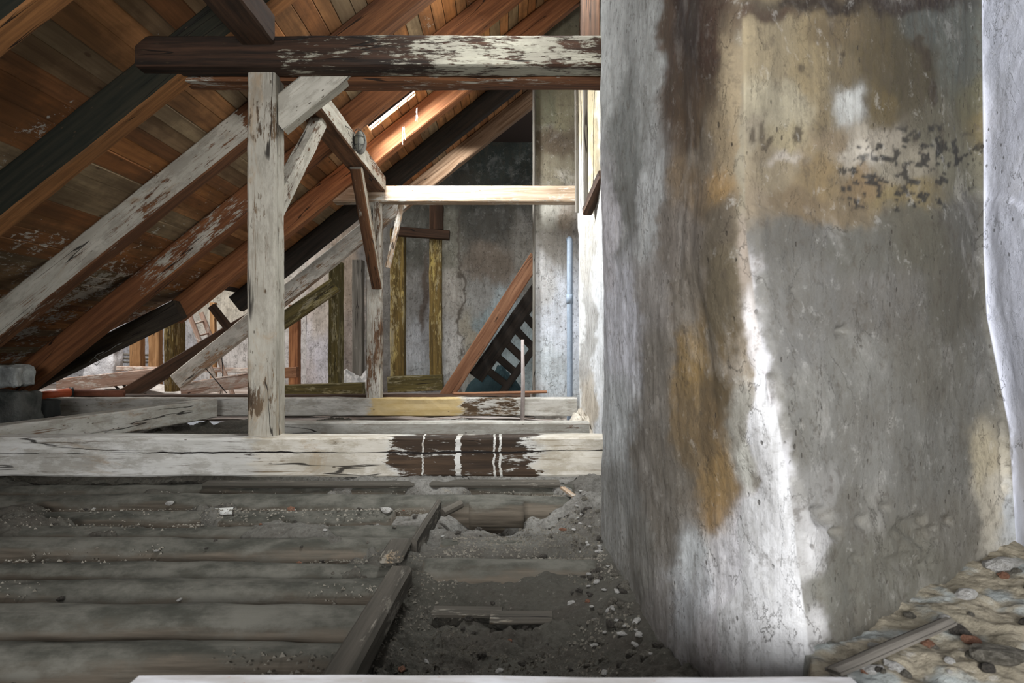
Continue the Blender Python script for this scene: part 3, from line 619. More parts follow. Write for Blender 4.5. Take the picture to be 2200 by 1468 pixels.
def near_floor():
    x = np.concatenate([np.linspace(-6.4, -2.6, 150, endpoint=False), np.linspace(-2.6, 0.95, 520)]); y = np.concatenate([np.linspace(1.0, 4.6, 560, endpoint=False), np.linspace(4.6, 8.6, 200)])
    X, Y = np.meshgrid(x, y, indexing='ij'); Z = zfloor(X, Y)
    base = np.zeros(X.shape+(4,)); base[..., 3] = 1
    t = fbm(X*1.7, Y*2.5, 4, 60)[..., None]
    base[..., :3] = np.array((.050, .047, .036))*(1-t)+np.array((.11, .104, .086))*t
    lit_mix = (sstep(2.6, 3.9, Y)*sstep(-2.2, -0.6, X))[..., None]*0.6  # paler to the right and back: daylight fall-off put into the dust colour
    base[..., :3] = base[..., :3]*(1-lit_mix)+np.array((.30, .29, .265))*lit_mix
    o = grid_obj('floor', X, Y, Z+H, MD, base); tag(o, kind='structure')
near_floor()
flw = M('wing_floor'); n = flw.noise(flw.mp((0.8, 8, 8), flw.obj), 1, 8, 0.7)
MFW = flw.done(flw.mix(flw.step(n, .35, .65), (0.25, 0.19, 0.15), (0.56, 0.50, 0.46)), 0.9, n, .6, .02)
x = np.linspace(-14, 1.6, 120); y = np.linspace(8.6, 18.1, 90); X, Y = np.meshgrid(x, y, indexing='ij')
o = grid_obj('floor', X, Y, -0.90+(fbm(X*2, Y*2, 4, 71)-.5)*0.08+H, MFW); tag(o, kind='structure')

# half logs ---------------------------------------------------------
ml = M('dusty_log_wood')
g = ml.noise(ml.mp((1.5, 30, 30)), 1, 8, 0.65); n1 = ml.noise(ml.mp((4, 6, 6)), 1, 10, 0.7)
nz = ml.n.new('ShaderNodeNewGeometry'); up = ml.sep(nz.outputs['Normal'])[2]
cw = ml.mix(ml.step(g, .3, .7), (0.045, 0.037, 0.027), (0.12, 0.10, 0.076))
dust = ml.step(ml.math('ADD', up, ml.math('MULTIPLY', ml.math('SUBTRACT', n1, 0.5), 1.1)), 0.45, 0.85)
cd = ml.mix(ml.step(n1, .35, .65), (0.036, 0.036, 0.028), (0.105, 0.100, 0.083))
ML = ml.done(ml.mix(dust, cw, cd), 0.95, ml.math('ADD', g, ml.math('MULTIPLY', n1, .8)), 0.6, 0.008)
def log(x0, x1, yc, top, r, label, grp, seed, dy=0.0, knots=()):
    n = max(12, int((x1-x0)/0.025)); k = 48; V = []; L = x1-x0
    for i in range(n+1):
        t = i/n; x = t*L
        for j in range(k):
            a = 2*math.pi*j/k
            rr = r*(1+0.10*mnoise.noise(Vector((x*1.3+seed*7, math.cos(a)*1.2, math.sin(a)*1.2)))+0.05*mnoise.noise(Vector((x*4+seed*7, math.cos(a)*3, math.sin(a)*3)))+0.025*mnoise.noise(Vector((x*14+seed*7, math.cos(a)*8, math.sin(a)*8))))
            V.append((x, rr*math.cos(a)*1.02+dy*t+0.02*mnoise.noise(Vector((x*.7, seed*3.3, 0))), rr*math.sin(a)+0.012*mnoise.noise(Vector((x*.9, seed*1.3, 4)))))
    Fc = [(i*k+j, i*k+k+j, i*k+k+(j+1) % k, i*k+(j+1) % k) for i in range(n) for j in range(k)]
    Fc.append(tuple(range(k))); Fc.append(tuple(range(n*k+k-1, n*k-1, -1)))
    o = mesh_obj('log', V, Fc, ML, smooth=True); o.location = (x0, yc, H+top-r)
    return tag(o, label, 'log', grp)
ordn = ['first', 'second', 'third', 'fourth', 'fifth', 'sixth', 'seventh', 'eighth', 'ninth', 'tenth']
for i, yc in enumerate(LOGC):
    x1 = BX-0.03 if yc < 3.95 else 0.42
    top = [-0.865, -0.855, -0.885, -0.875, -0.855, -0.87, -0.86, -0.845, -0.86, -0.86][i]
    log(-5.2, x1 if i != 2 else -0.62, yc, top, 0.118+0.012*math.sin(i*2.2), '%s dust-covered floor log in front of the long floor beam, left of the batten' % ordn[i] if i > 1 else ['dusty floor log lying right against the foot of the long floor beam', 'second dusty floor log before the long floor beam, above the hollow'][i], 'floor logs left of the batten', i+1, dy=[.02, -.04, .05, -.02, .04, -.05, .03, -.03, .05, 0][i])
log(-0.30, 0.46, 3.18, -0.865, 0.12, 'short grey log across the right lane, nearest the hollow', 'short logs in the right lane', 31)
log(-0.34, 0.36, 2.86, -0.865, 0.12, 'short rounded brown log bulging from the rubble in the right lane', 'short logs in the right lane', 32)
o = log(-0.21, 0.09, 3.86, -0.845, 0.07, 'stubby log end with a dark hollow under it', None, 33)

# battens and board scraps on the floor ----------------------------
beam('floor_batten', (-0.38, 3.86, H-0.88), (-0.40, 2.98, H-0.86), 0.03, 0.10, W['dirty'], 'narrow dusty batten running away beside the hollow, farther of two', 'batten', wob=0.002)
beam('floor_batten', (-0.40, 2.62, H-0.855), (-0.44, 1.62, H-0.865), 0.085, 0.08, W['dirty'], 'wider dusty batten on the floor in the foreground, nearer of two', 'batten', wob=0.002)
beam('board_scrap', (-0.46, 3.0, H-0.83), (-0.455, 2.72, H-0.82), 0.10, 0.03, W['dirty'], 'short dusty board offcut lying at the joint of the floor battens', 'board', wob=0.002)
beam('board_scrap', (-0.27, 2.54, H-0.955), (-0.02, 2.53, H-0.955), 0.09, 0.015, W['dirty'], 'flat board offcut half buried in front of the rounded brown log', 'board', wob=0.002)
beam('board_scrap', (-0.06, 2.48, H-0.955), (0.16, 2.47, H-0.95), 0.10, 0.02, W['dirty'], 'thin board piece in the rubble of the right lane', 'board', wob=0.002)
beam('board_scrap', (-0.34, 3.66, H-0.86), (-0.25, 3.74, H-0.83), 0.05, 0.04, W['dirty'], 'small dark wood block at the left rim of the hollow', 'board', wob=0.002)
beam('floor_plank', (-1.9, 4.40, H-0.853), (0.33, 4.42, H-0.853), 0.12, 0.03, W['dirty'], 'flat dusty plank along the foot of the long floor beam', 'board', wob=0.004)
beam('lath', (0.33, 4.20, H-0.835), (0.46, 3.62, H-0.845), 0.03, 0.012, W['pale'], 'pale thin lath leaning across the floor into the big pillar', 'lath', wob=0.001)
def curl(loc, rz, L, r, mat, label, cat):
    V = []; n = 8
    for i in range(9):
        for j in range(n+1):
            a = math.pi*(0.1+0.95*j/n); V.append((L*i/8, r*math.cos(a), r*math.sin(a)*(0.6+0.1*i/8)))
    m0 = len(V); V += [(x, y*0.9, z*0.9-0.002) for (x, y, z) in V]
    Fc = [];
    for i in range(8):
        for j in range(n):
            p = i*(n+1)+j; Fc.append((p, p+1, p+n+2, p+n+1)); q = p+m0; Fc.append((q, q+n+1, q+n+2, q+1))
    o = mesh_obj('tile_fragment', V, Fc, mat, smooth=True); o.location = loc; o.rotation_euler = (0, 0, rz); return tag(o, label, cat)
mt = M('pale_tile'); MT = mt.done(mt.mix(mt.noise(mt.mp((20,)*3), 1, 6, .7), (0.34, 0.34, 0.31), (0.55, 0.55, 0.52)), 0.8)
q = P(440, 1103, 3.75); curl((q.x, 3.77, H-0.885), 0.15, 0.14, 0.035, MT, 'pale curved tile fragment on the dark floor at left', 'tile')

# rubble -------------------------------------------------------------
def stone_mesh(seed, flat=0.6):
    import bmesh
    bm = bmesh.new(); bmesh.ops.create_icosphere(bm, subdivisions=2, radius=1.0)
    for v in bm.verts:
        nn = mnoise.noise(v.co*1.3+Vector((seed*5.1, seed, 0)))*0.45+mnoise.noise(v.co*3+Vector((seed, seed*2, 1)))*0.18
        v.co *= 1+nn
        v.co.z *= flat; v.co.y *= 0.75
    me = bpy.data.meshes.new('stone'); bm.to_mesh(me); bm.free(); return me
def rock_mat(name, a, b):
    m = M(name); n = m.noise(m.mp((3,)*3), 1, 8, .7); return m.done(m.mix(m.step(n, .35, .65), a, b), .9, n, .8, .1)
RM = [rock_mat('grey_stone', (.10, .09, .07), (.24, .22, .18)), rock_mat('pale_mortar', (.5, .48, .44), (.72, .70, .66)), rock_mat('brick_red', (.22, .10, .06), (.36, .19, .12)), rock_mat('dark_stone', (.045, .04, .035), (.12, .105, .085))]
SM = {}
for k, mm in enumerate(RM):
    for s in range(4):
        me = stone_mesh(k*7+s, [0.55, 0.35, 0.55, 0.6][k]); me.materials.append(mm); SM[(k, s)] = me
rng = random.Random(11)
KIND = ['grey', 'pale', 'red', 'dark']
def zf1(x, y): return float(zfloor(np.array([[x]]), np.array([[y]]))[0, 0])
def stone(x, y, z, r, k, nm, label, cat, grp):
    o = bpy.data.objects.new(nm, SM[(k, rng.randrange(4))]); COL.objects.link(o)
    o.location = (x, y, z+r*0.22); o.rotation_euler = (rng.uniform(-.3, .3), rng.uniform(-.3, .3), rng.uniform(0, 6.3))
    o.scale = (r*rng.uniform(.8, 1.25), r*rng.uniform(.8, 1.2), r*rng.uniform(.8, 1.2)); tag(o, label, cat, grp); return o
def top_at(x, y):
    z = zf1(x, y)
    for i, yc in enumerate(LOGC):
        lim = (BX-0.03 if yc < 3.95 else 0.42)
        if x < lim and abs(y-yc) < 0.117: z = max(z, -0.865-0.118+math.sqrt(max(0, 0.118**2-(y-yc)**2)))
    for (a, b, yc, tp, r) in ((-0.30, 0.46, 3.18, -0.865, .12), (-0.34, .36, 2.86, -.865, .12)):
        if a < x < b and abs(y-yc) < r: z = max(z, tp-r+math.sqrt(r*r-(y-yc)**2))
    return z
# pale chips by the pillar foot, ringed by darker stones
for i in range(60):
    y = rng.uniform(1.95, 4.1); x = 0.42-abs(rng.gauss(0, 0.07))-0.01
    stone(x, y, H+zf1(x, y)+.003, rng.uniform(0.007, 0.016), 1, 'mortar_chip', 'small pale mortar chip in the dirt along the foot of the big pillar', 'chip', 'mortar chips along the pillar foot')
for i in range(90):
    y = rng.uniform(1.9, 4.2); x = 0.44-abs(rng.gauss(0, 0.09))-0.01
    k = rng.choice((0, 3, 0, 0)); stone(x, y, H+zf1(x, y), rng.uniform(0.009, 0.022), k, 'stone', 'small %s stone in the dirt along the foot of the big pillar' % KIND[k], 'stone', '%s stones along the pillar foot' % KIND[k])
for i in range(90):
    x = rng.uniform(-0.36, 0.36); y = rng.choice((rng.uniform(2.0, 2.62), rng.uniform(3.2, 3.7))); k = rng.choice((0, 3, 3, 1, 2, 3))
    stone(x, y, H+top_at(x, y), rng.uniform(0.006, 0.016), k, 'stone', 'small %s rubble piece in the right lane between the short logs' % KIND[k], 'stone', '%s rubble pieces in the right lane' % KIND[k])
for i in range(130):
    x = rng.gauss(-1.2, 0.8); y = rng.uniform(2.1, 4.3)
    if x > BX-0.05 or x < -3.2: continue
    k = rng.choice((0, 3, 3, 3, 1, 2)); stone(x, y, H+top_at(x, y), rng.uniform(0.006, 0.015), k, 'stone', 'small %s rubble piece on the floor logs left of the batten' % KIND[k], 'stone', '%s rubble pieces on the left floor logs' % KIND[k])
stone(PX(625, 3.85), 3.85, H-0.89, 0.028, 2, 'brick_chip', 'orange-red brick chip on the dusty logs, centre left', 'brick', None)
stone(PX(830, 3.8), 3.8, H-0.885, 0.04, 1, 'plaster_lump', 'flat pale plaster lump on the dusty logs left of the hollow', 'plaster', None)
stone(PX(365, 3.95), 3.95, H-0.88, 0.03, 1, 'plaster_lump', 'yellowish plaster lump on the far left logs', 'plaster', None)
# fine grit, uncountable
def grit():
    V = []; Fc = []; r = random.Random(3)
    for i in range(16000):
        x = r.choice((r.uniform(-3.0, 0.42), r.uniform(-0.4, 0.42), r.uniform(-1.6, 0.4))); y = r.uniform(1.9, 4.35)
        if vnoise(np.array([x*2.1]), np.array([y*4.0]), 5)[0] < 0.42: continue
        z = H+top_at(x, y); s = r.uniform(0.003, 0.009)*r.uniform(.6, 1.2); b = len(V)
        for d in ((1, 0, 0), (-.6, .9, 0), (-.5, -.8, 0), (0, 0, 1.0)):
            V.append((x+s*d[0]*r.uniform(.6, 1.4), y+s*d[1]*r.uniform(.6, 1.4), z+s*d[2]*r.uniform(.5, 1.2)-(0.001 if d[2] == 0 else 0)))
        Fc += [(b, b+1, b+3), (b+1, b+2, b+3), (b+2, b, b+3), (b, b+2, b+1)]
    o = mesh_obj('grit', V, Fc, RM[0]); tag(o, 'fine grey grit strewn over the floor logs and between them', 'grit', None, 'stuff')
grit()

# ---------------------------------------------------------------- foreground sill and rubble ledge
ms = M('sill_paint'); n = ms.noise(ms.mp((3, 12, 12)), 1, 8, .65); n2 = ms.noise(ms.mp((60,)*3), 1, 4, .7)
cs = ms.mix(ms.step(n, .38, .62), (.42, .40, .38), (.66, .66, .68)); cs = ms.mix(ms.step(n2, .66, .72), cs, (.35, .16, .08))
MS = ms.done(cs, .8, n, .5, .004)
beam('sill_board', (-0.60, 0.95, H-0.555), (0.56, 0.95, H-0.557), 0.40, 0.045, MS, 'pale painted board across the bottom edge, nearest thing to the viewer', 'board', wob=0.004)
flat_wall('wall_front', (1.7, 1.02), (-0.9, 1.02), -1.15, -0.60, [(800, 1500, 300, 300, (.4, .38, .34))], 45, 0.01, 60)
def ledge():
    x = np.linspace(0.50, 1.75, 330); y = np.linspace(0.85, 2.35, 330); X, Y = np.meshgrid(x, y, indexing='ij')
    Z = -0.645+(fbm(X*3, Y*3, 5, 80)-.5)*0.06+(fbm(X*16, Y*16, 4, 81)-.5)*0.035+0.05*sstep(1.0, 1.6, X)
    Z = Z-0.5*sstep(0.0, -0.03, X-(0.63-np.maximum(0, 1.45-Y)*.44))
    t = fbm(X*5, Y*5, 5, 82)[..., None]; C = np.zeros(X.shape+(4,)); C[..., 3] = 1
    C[..., :3] = np.array((.28, .25, .18))*(1-t)+np.array((.55, .48, .36))*t
    t2 = sstep(.55, .7, fbm(X*9, Y*9, 4, 83))[..., None]; C[..., :3] = C[..., :3]*(1-t2)+np.array((.45, .48, .46))*t2
    o = grid_obj('rubble_ledge', X, Y, Z+H, MD2, C); tag(o, kind='structure')
    return lambda a, b: float(-0.645+(fbm(np.array([a*3.]), np.array([b*3.]), 5, 80)[0]-.5)*0.06+(fbm(np.array([a*16.]), np.array([b*16.]), 4, 81)[0]-.5)*0.035+0.05*sstep(1.0, 1.6, np.array([a]))[0])
m2 = M('ledge_rubble'); a = m2.attr(); n1 = m2.noise(m2.mp((18,)*3, m2.obj), 1, 10, .75); n2 = m2.noise(m2.mp((70,)*3, m2.obj), 1, 5, .7)
c = m2.mix(m2.math('MULTIPLY', m2.step(n1, .5, .36), .65), a, (.10, .085, .06)); c = m2.mix(m2.math('MULTIPLY', m2.step(n1, .58, .66), .5), c, (.66, .64, .60))
c = m2.mix(m2.math('MULTIPLY', m2.step(n2, .42, .32), .5), c, (.08, .07, .055))
MD2 = m2.done(c, .95, m2.math('ADD', n1, m2.math('MULTIPLY', n2, .5)), 1.0, .015)
zl = ledge()
for i in range(90):
    y = rng.uniform(1.15, 2.1); x = rng.uniform(0.62, 1.5)
    if y > 1.45+(x-0.64)*0.82-0.05: continue
    k = rng.choice((0, 1, 1, 3, 0, 2)); stone(x, y, H+zl(x, y), rng.uniform(0.006, 0.022), k, 'rubble_piece', 'small %s rubble piece on the ledge at lower right' % KIND[k], 'rubble', '%s rubble on the ledge' % KIND[k])
a = P(1790, 1420, 1.32); b = P(2040, 1325, 1.55)
beam('charred_stick', (a.x, a.y, H+zl(a.x, a.y)+0.012), (b.x, b.y, H+zl(b.x, b.y)+0.03), 0.035, 0.018, wood('charred_wood', dark=(.03, .025, .02), light=(.22, .20, .17), paint=.2, pcol=(.4, .38, .34)), 'charred grey stick lying in the rubble at lower right', 'stick', wob=0.006)
for (px, py, d, r, k, lb) in ((2075, 1260, 1.75, .035, 1, 'pale plaster lump on the ledge near the wall corner'), (2150, 1170, 1.95, .05, 1, 'white plaster lump high on the ledge at the right edge'),
                              (2130, 1400, 1.42, .045, 0, 'flat grey stone on the ledge at the bottom right'), (2060, 1330, 1.56, .03, 3, 'dark stone at the end of the charred stick')):
    q = P(px, py, d); stone(q.x, q.y, H+zl(q.x, q.y), r, k, 'rubble_lump', lb, 'rubble', None)

# ---------------------------------------------------------------- pipes, rod, lamp
def tube(name, pts, r, mat, label=None, cat=None, parent=None, k=14, smooth=True):
    V = []; Fc = []; pts = [Vector(p) for p in pts]; n = len(pts)
    for i, p in enumerate(pts):
        t = (pts[min(i+1, n-1)]-pts[max(i-1, 0)]).normalized()
        u = t.orthogonal().normalized() if i == 0 else (pu-t*pu.dot(t)).normalized()
        pu = u; v = t.cross(u)
        rr = r[i] if isinstance(r, (list, tuple)) else r
        for j in range(k):
            a = 2*math.pi*j/k; V.append(p+(u*math.cos(a)+v*math.sin(a))*rr)
    Fc = [(i*k+j, i*k+(j+1) % k, i*k+k+(j+1) % k, i*k+k+j) for i in range(n-1) for j in range(k)]
    Fc.append(tuple(range(k-1, -1, -1))); Fc.append(tuple(range((n-1)*k, n*k)))
    o = mesh_obj(name, [v for v in V], Fc, mat, smooth=smooth)
    if parent: adopt(o, parent)
    if label: tag(o, label, cat)
    return o
def plain(name, col, rough=.6, metal=0, var=.3):
    m = M(name); n = m.noise(m.mp((12,)*3), 1, 6, .7); c = m.mix(m.math('MULTIPLY', m.step(n, .6, .4), var), col, tuple(v*.45 for v in col)); m.bsdf.inputs['Metallic'].default_value = metal
    return m.done(c, rough)
GP = plain('grey_plastic', (.26, .31, .37), .5)
px_ = PX(1224, 8.92)
tube('drain_pipe', [(px_, 8.92, H-0.98), (px_, 8.92, H-0.9), (px_, 8.92, H+1.34), (px_, 8.93, H+1.385), (px_, 8.97, H+1.41), (px_, 9.05, H+1.415), (px_, 9.12, H+1.415)], .037, GP, 'vertical blue-grey plastic pipe against the chimney shaft', 'pipe')
o = tube('pipe_socket', [(px_, 8.92, H+0.58), (px_, 8.92, H+0.70)], .044, GP); adopt(o, bpy.data.objects['drain_pipe'])
px_ = PX(1122, 8.2)
tube('rod', [(px_, 8.2, H-0.96), (px_+.01, 8.2, H-0.4), (px_+.004, 8.2, H+0.11)], [.026, .023, .018], plain('grey_rod', (.36, .31, .29), .8), 'slim grey upright rod standing in front of the rear tie beam', 'rod')
RD = plain('red_plastic', (.55, .12, .05), .45, 0, .2); RB_ = plain('rusty_pipe', (.22, .085, .05), .7)
r0 = empty('sewer_pipe', (PX(160, 9.0), 9.0, H-0.55)); tag(r0, 'orange-red plastic pipe lying low behind the left eave', 'pipe')
tube('pipe_body', [P(266, 846, 9.0), P(150, 843, 9.0)], .045, RB_, parent=r0); tube('pipe_end', [P(152, 843, 8.97), P(86, 852, 8.6)], .058, RD, parent=r0)
tube('collar_ring', [P(158, 843, 8.99), P(148, 843.5, 8.96)], .064, plain('black_rubber', (.03, .03, .03), .6), parent=r0)
# bulkhead lamp on the rear brace
lr = empty('bulkhead_lamp', P(773, 305, 6.85)); tag(lr, 'grey oval caged lamp fixed where the rear brace meets the overhead beam', 'lamp')
def ell(name, c, rx, ry, rz, mat, par, n=20):
    V = []; Fc = []
    for i in range(n+1):
        th = math.pi*i/n
        for j in range(n): ph = 2*math.pi*j/n; V.append((c.x+rx*math.sin(th)*math.cos(ph), c.y+ry*math.sin(th)*math.sin(ph), c.z+rz*math.cos(th)))
    Fc = [(i*n+j, i*n+n+j, i*n+n+(j+1) % n, i*n+(j+1) % n) for i in range(n) for j in range(n)]
    return adopt(mesh_obj(name, V, Fc, mat, smooth=True), par)
c0 = P(773, 305, 6.80)
ell('lamp_base', c0+Vector((0, .03, 0)), .062, .05, .115, plain('lamp_metal', (.22, .21, .19), .5), lr)
ell('lamp_glass', c0+Vector((0, -.02, 0)), .050, .045, .10, plain('dusty_glass', (.30, .30, .26), .3), lr)
cg = plain('cage_wire', (.10, .10, .095), .5)
tube('cage', [c0+Vector((.056*math.cos(a), -.03-.04*abs(math.sin(a*1)), .106*math.sin(a))) for a in [2*math.pi*i/24 for i in range(25)]], .004, cg, parent=lr, k=6)
tube('cage', [c0+Vector((0, -.045-.03*math.sin(t*math.pi), .11-.22*t)) for t in [i/10 for i in range(11)]], .004, cg, parent=lr, k=6)
for zz in (-.04, .04): tube('cage', [c0+Vector((-.056+.112*t, -.035-.04*math.sin(t*math.pi), zz)) for t in [i/8 for i in range(9)]], .004, cg, parent=lr, k=6)

# ---------------------------------------------------------------- far rooms, right part
def vpost(px0, px1, py0, py1, d, mat, label, dep=None, cat='post'):
    w_ = (px1-px0)/F*d
    return beam('post', (PX((px0+px1)/2, d), d+(dep or w_)/2, PZ(py1, d)), (PX((px0+px1)/2, d), d+(dep or w_)/2, PZ(py0, d)), w_, dep or w_, mat, label, cat, up=(0, 1, 0), wob=0.012)
vpost(838, 868, 490, 812, 13.6, W['yellow'], 'left of two yellow limewashed posts against the far grey wall')
vpost(922, 948, 508, 806, 13.6, W['yellow'], 'right of two yellow limewashed posts, under the short dark lintel')
vpost(922, 952, 440, 492, 13.5, W['darkbrown'], 'dark timber stub rising above the short lintel', .2)
beam('lintel', P(845, 497, 13.45), P(966, 506, 13.45), .2, .17, W['darkbrown'], 'short dark lintel across the tops of the yellow posts', 'beam')
vpost(705, 727, 560, 828, 12.1, W['olive'], 'olive post carrying the slanting olive brace', .42)
beam('brace', P(598, 697, 12.0), P(722, 612, 12.0), .16, .26, W['olive'], 'slanting olive brace between front post and olive post', 'brace')
beam('sill_beam', P(560, 843, 11.95), P(782, 836, 11.95), .28, .22, W['olive'], 'yellow-brown floor beam under the olive post', 'beam')
beam('sill_beam', P(835, 826, 13.45), P(952, 822, 13.45), .3, .30, W['olive'], 'dark olive floor beam under the yellow posts', 'beam')
vpost(620, 641, 655, 847, 13.8, W['orange'], 'orange-brown far post close to the right side of the front post')
beam('short_beam', P(600, 802, 13.2), P(640, 800, 13.2), .2, .2, W['red'], 'short brown beam end behind the front post near the floor', 'beam')
beam('short_post', P(770, 846, 13.9), P(770, 560, 13.9), .2, .26, W['dusty'], 'grey shaded upright left of the rear post', 'post', up=(0, 1, 0))
# steep stair; the dark bars behind it model a shadow on the wall
sr_ = empty('loft_stair', P(1040, 835, 11.4)); tag(sr_, 'steep wooden stair and modelled shadow bars leaning up to the right beside the chimney shaft', 'stair')
A0, B0 = P(950, 866, 11.2), P(1152, 552, 11.2)
beam('stringer_or_shadow_bar', A0, B0, .07, .22, W['red'], parent=sr_, up=(0, 0, 1))
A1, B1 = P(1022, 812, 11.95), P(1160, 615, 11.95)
beam('stringer_or_shadow_bar', A1, B1, .06, .26, W['dark'], parent=sr_)  # dark bar standing in for a flight's shadow on the far wall
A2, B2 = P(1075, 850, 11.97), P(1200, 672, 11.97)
beam('stringer_or_shadow_bar', A2, B2, .06, .12, W['dark'], parent=sr_)
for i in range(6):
    t = .12+.15*i; beam('rung_or_shadow_bar', A1.lerp(B1, t), A2.lerp(B2, t), .05, .13, W['dark'], parent=sr_)  # cross bars of the same shadow lattice
dirn = (B0-A0)
for i in range(1, 9):
    t = i/9.0; p = A0+dirn*t; q = Vector((p.x, 11.98, p.z))
    beam('tread', p+Vector((0, .03, 0)), q, .20, .03, W['darkbrown'], parent=sr_, wob=.002)
# dark crumpled heap
def heap(name, c, rx, ry, rz, mat, label, cat, seed, rough=.5):
    n = 60; V = []; Fc = []
    for i in range(n):
        for j in range(n):
            u = -1+2*i/(n-1); v = -1+2*j/(n-1); r2 = u*u+v*v
            hgt = max(0, 1-r2)**.6*(0.65+0.8*rough*mnoise.fractal(Vector((u*1.7+seed, v*1.7, seed)), 1.0, 2.0, 4))
            ridg = 0.4*abs(mnoise.noise(Vector((u*3+seed, v*3, 1))))
            V.append((c.x+u*rx, c.y+v*ry, c.z+rz*max(0, hgt+0.35*ridg*(1 if r2 < 1 else 0))))
    Fc = [(i*n+j, i*n+n+j, i*n+n+j+1, i*n+j+1) for i in range(n-1) for j in range(n-1)]
    return tag(mesh_obj(name, V, Fc, mat), label, cat)
heap('cloth_heap', Vector((PX(1062, 12.7), 12.7, H-0.86)), .55, .5, .62, plain('dark_teal_cloth', (.025, .05, .055), .8), 'dark teal crumpled cloth heap at the foot of the stair', 'cloth', 3, .6)
beam('loose_plank', P(975, 846, 9.0), P(1175, 842, 9.0), .14, .03, W['red'], 'reddish plank lying on the rear tie beam under the stair', 'board', wob=.003)
heap('rubble_heap', Vector((PX(1185, 8.3), 8.3, H-1.0)), .50, .4, .20, PLF_ if False else rock_mat('mortar_heap', (.22, .20, .17), (.48, .45, .40)), 'grey mortar rubble heap around the foot of the grey pipe', 'rubble', 9, .5)
heap('rubble_heap', Vector((0.83, 7.6, H-0.98)), .25, .5, .36, rock_mat('pale_mortar_heap', (.42, .37, .30), (.66, .61, .52)), 'pale broken plaster heap at the foot of the white wall', 'rubble', 12, .5)
heap('plaster_heap', Vector((PX(760, 13.2), 13.2, H-0.92)), .55, .4, .60, rock_mat('white_heap', (.5, .48, .45), (.72, .7, .68)), 'white plaster rubble heap behind the rear post', 'rubble', 14, .5)

# ---------------------------------------------------------------- far wing, left part (bright)
WO = wood('sunlit_orange_timber', dark=(.20, .10, .04), light=(.55, .33, .16), paint=.2)
WP = wood('sunlit_pinkish_timber', dark=(.28, .17, .12), light=(.60, .46, .38), paint=.45, pcol=(.70, .62, .56))
vpost(278, 301, 700, 846, 14.0, WO, 'left of two short orange posts in the bright far wing')
vpost(318, 340, 690, 846, 14.0, WO, 'second short orange post in the bright far wing')
vpost(352, 374, 690, 842, 12.2, W['yellow'], 'thicker yellow-brown post in the bright far wing', .45)
vpost(450, 462, 650, 839, 15.0, WO, 'thin orange upright behind the pale ladder')
beam('rail_beam', P(255, 792, 13.9), P(545, 796, 13.6), .16, .09, WP, 'pale rail under the short orange posts in the far wing', 'beam')
beam('wing_beam', P(130, 828, 12.6), P(360, 804, 12.6), .25, .24, WP, 'pinkish-white broad beam at the left of the bright far wing', 'beam')
beam('wing_beam', P(395, 838, 12.0), P(560, 812, 12.0), .25, .24, WP, 'sunlit white beam just left of the front post in the far wing', 'beam')
mp_ = rock_mat('white_block', (.5, .5, .52), (.74, .74, .76))
def rough_box(name, c, sx, sy, sz, mat, label, cat, seed=1, n=14, amp=.02):
    import bmesh
    bm = bmesh.new(); bmesh.ops.create_cube(bm, size=1.0); bmesh.ops.subdivide_edges(bm, edges=bm.edges[:], cuts=n, use_grid_fill=True)
    for v in bm.verts:
        p = Vector((v.co.x*sx, v.co.y*sy, v.co.z*sz)); e = sum(1 for q in (abs(v.co.x), abs(v.co.y), abs(v.co.z)) if q > .49)
        d = mnoise.noise(p*4+Vector((seed, seed, 0)))*amp*2+mnoise.noise(p*14+Vector((seed, 0, 2)))*amp-(e-1)*amp*.9
        v.co = p+v.co.normalized()*d
    me = bpy.data.meshes.new(name); bm.to_mesh(me); bm.free(); me.materials.append(mat); me.polygons.foreach_set('use_smooth', [True]*len(me.polygons))
    o = bpy.data.objects.new(name, me); COL.objects.link(o); o.location = c; return tag(o, label, cat)
rough_box('wall_block', Vector((PX(222, 14.4), 14.4, H-0.40)), .62, .4, 1.0, mp_, 'white masonry block at the left of the bright far wing', 'block')
for i, (a, b) in enumerate(((762, 764), (770, 772), (778, 779))):
    beam('slat', P(262, a, 14.6), P(350, b, 14.6), .03, .045, W['dusty'], ['top', 'middle', 'bottom'][i]+' grey slat behind the two short orange posts', 'slat')
lad = empty('ladder', P(435, 770, 13.4)); tag(lad, 'pale ladder leaning in the bright far wing', 'ladder')
la0, la1 = P(475, 850, 13.3), P(408, 680, 13.3); lb0, lb1 = P(500, 848, 13.6), P(432, 672, 13.6)
beam('rail', la0, la1, .05, .09, WP, parent=lad, up=(1, 0, 0)); beam('rail', lb0, lb1, .05, .09, WP, parent=lad, up=(1, 0, 0))
for i in range(4):
    t = .45+.15*i; tube('rung_or_shadow_bar', [la0.lerp(la1, t), lb0.lerp(lb1, t)], .018, WP, parent=lad, k=8)
beam('strut', P(455, 658, 11.2), P(504, 722, 11.2), .1, .12, W['darkbrown'], 'short dark strut above the pale rafter, before the cream wall', 'strut')
bk = plain('black_cable', (.02, .02, .02), .6)
tube('cable', [P(478, 700, 11.9), P(476, 760, 11.9), P(479, 800, 11.9), P(474, 846, 11.9)], .008, bk, 'thin black cable hanging before the cream wall', 'cable', k=6)
tube('cable', [P(442, 792, 11.15), P(466, 820, 11.0), P(487, 845, 11.0)], .008, bk, 'thin dark cable slanting down under the pale rafter', 'cable', k=6)
heap('debris_heap', Vector((PX(240, 13.0), 13.0, H-0.9)), 1.6, .6, .30, rock_mat('bright_debris', (.35, .33, .31), (.66, .62, .58)), 'bright debris heap on the floor of the far wing', 'rubble', 22, .5)
for i, (a, b) in enumerate(((240, 268), (262, 290), (285, 312))):
    beam('loose_lath', P(a, 825, 12.75), P(b, 846, 12.3), .05, .03, W['dark'], ['leftmost', 'middle', 'rightmost'][i]+' of three dark laths on the bright debris', 'lath')
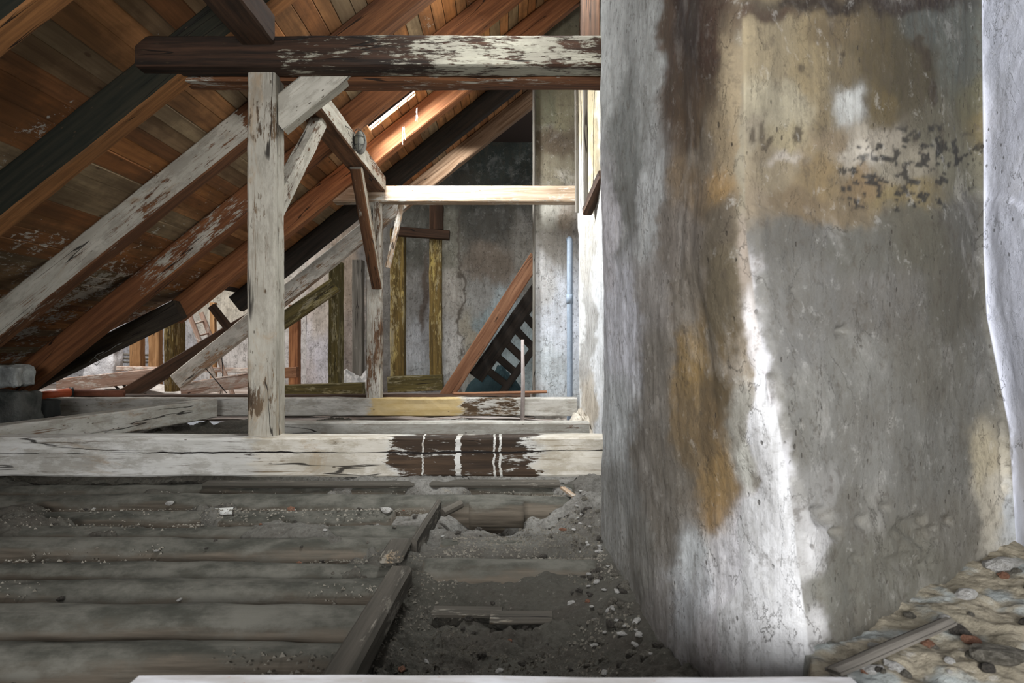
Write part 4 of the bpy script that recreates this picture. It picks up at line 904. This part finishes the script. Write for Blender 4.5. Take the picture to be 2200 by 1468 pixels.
# stones at the left eave
rough_box('stone_block', Vector((PX(18, 6.55), 6.55, PZ(808, 6.55))), .32, .28, .20, rock_mat('speckled_stone', (.22, .23, .22), (.50, .52, .50)), 'pale speckled stone block at the far left under the rafters', 'stone', 4)
rough_box('stone_block', Vector((PX(10, 6.6), 6.6, PZ(875, 6.6)-.08)), .5, .34, .46, rock_mat('dark_eave_stone', (.04, .045, .04), (.12, .12, .11)), 'dark stone under the pale speckled block at far left', 'stone', 6)
rough_box('dark_box', Vector((PX(75, 7.9), 7.9, PZ(878, 7.9))), .42, .3, .20, plain('dark_box_paint', (.05, .055, .055), .8), 'dark box-shaped block low behind the angled side beam', 'block', 9, 10, .01)

# chalk scrawl on the low eave timber: a loose S-curve with tail strokes
chalk = plain('chalk', (.5, .52, .5), .95)
yf = 8.337
yf = 8.329
bpy.context.view_layer.update()
def mark(pix, r=.005):
    o = tube('chalk_mark', [P(a, b, yf) for a, b in pix], r, chalk, k=5)
    o.parent = EAVE; o.matrix_parent_inverse = EAVE.matrix_world.inverted(); o['label'] = 'white chalk stroke'
mark([(222, 756), (208, 762), (203, 768), (210, 773), (214, 779), (208, 785), (202, 782)])
mark([(213, 765), (236, 752), (250, 742), (262, 737)], .003)
mark([(192, 778), (198, 772), (204, 768)], .003)

# cobwebs near the bright slit and under the rear rafters
cw_ = plain('cobweb', (.6, .6, .6), .8)
def web(px, py, d, n, ln, label):
    V = []; Fc = []; r = random.Random(int(px))
    c = P(px, py, d); prev = c.copy()
    for i in range(n):
        q = c+Vector((r.uniform(-.12, .12)*ln, r.uniform(-.02, .02), -abs(r.gauss(0, .7))*ln)); b = len(V)
        w_ = .0012
        for p in (prev, q):
            V += [p+Vector((w_, 0, 0)), p+Vector((-w_, 0, 0)), p+Vector((0, w_, w_))]
        Fc += [(b, b+1, b+4, b+3), (b+1, b+2, b+5, b+4), (b+2, b, b+3, b+5)]; prev = q if r.random() < .6 else c
    tag(mesh_obj('cobweb', V, Fc, cw_), label, 'cobweb')
web(896, 232, 8.35, 10, .13, 'wispy cobweb hanging right of the bright roof slit'); web(868, 272, 8.35, 12, .15, 'wispy cobweb hanging below the bright roof slit')
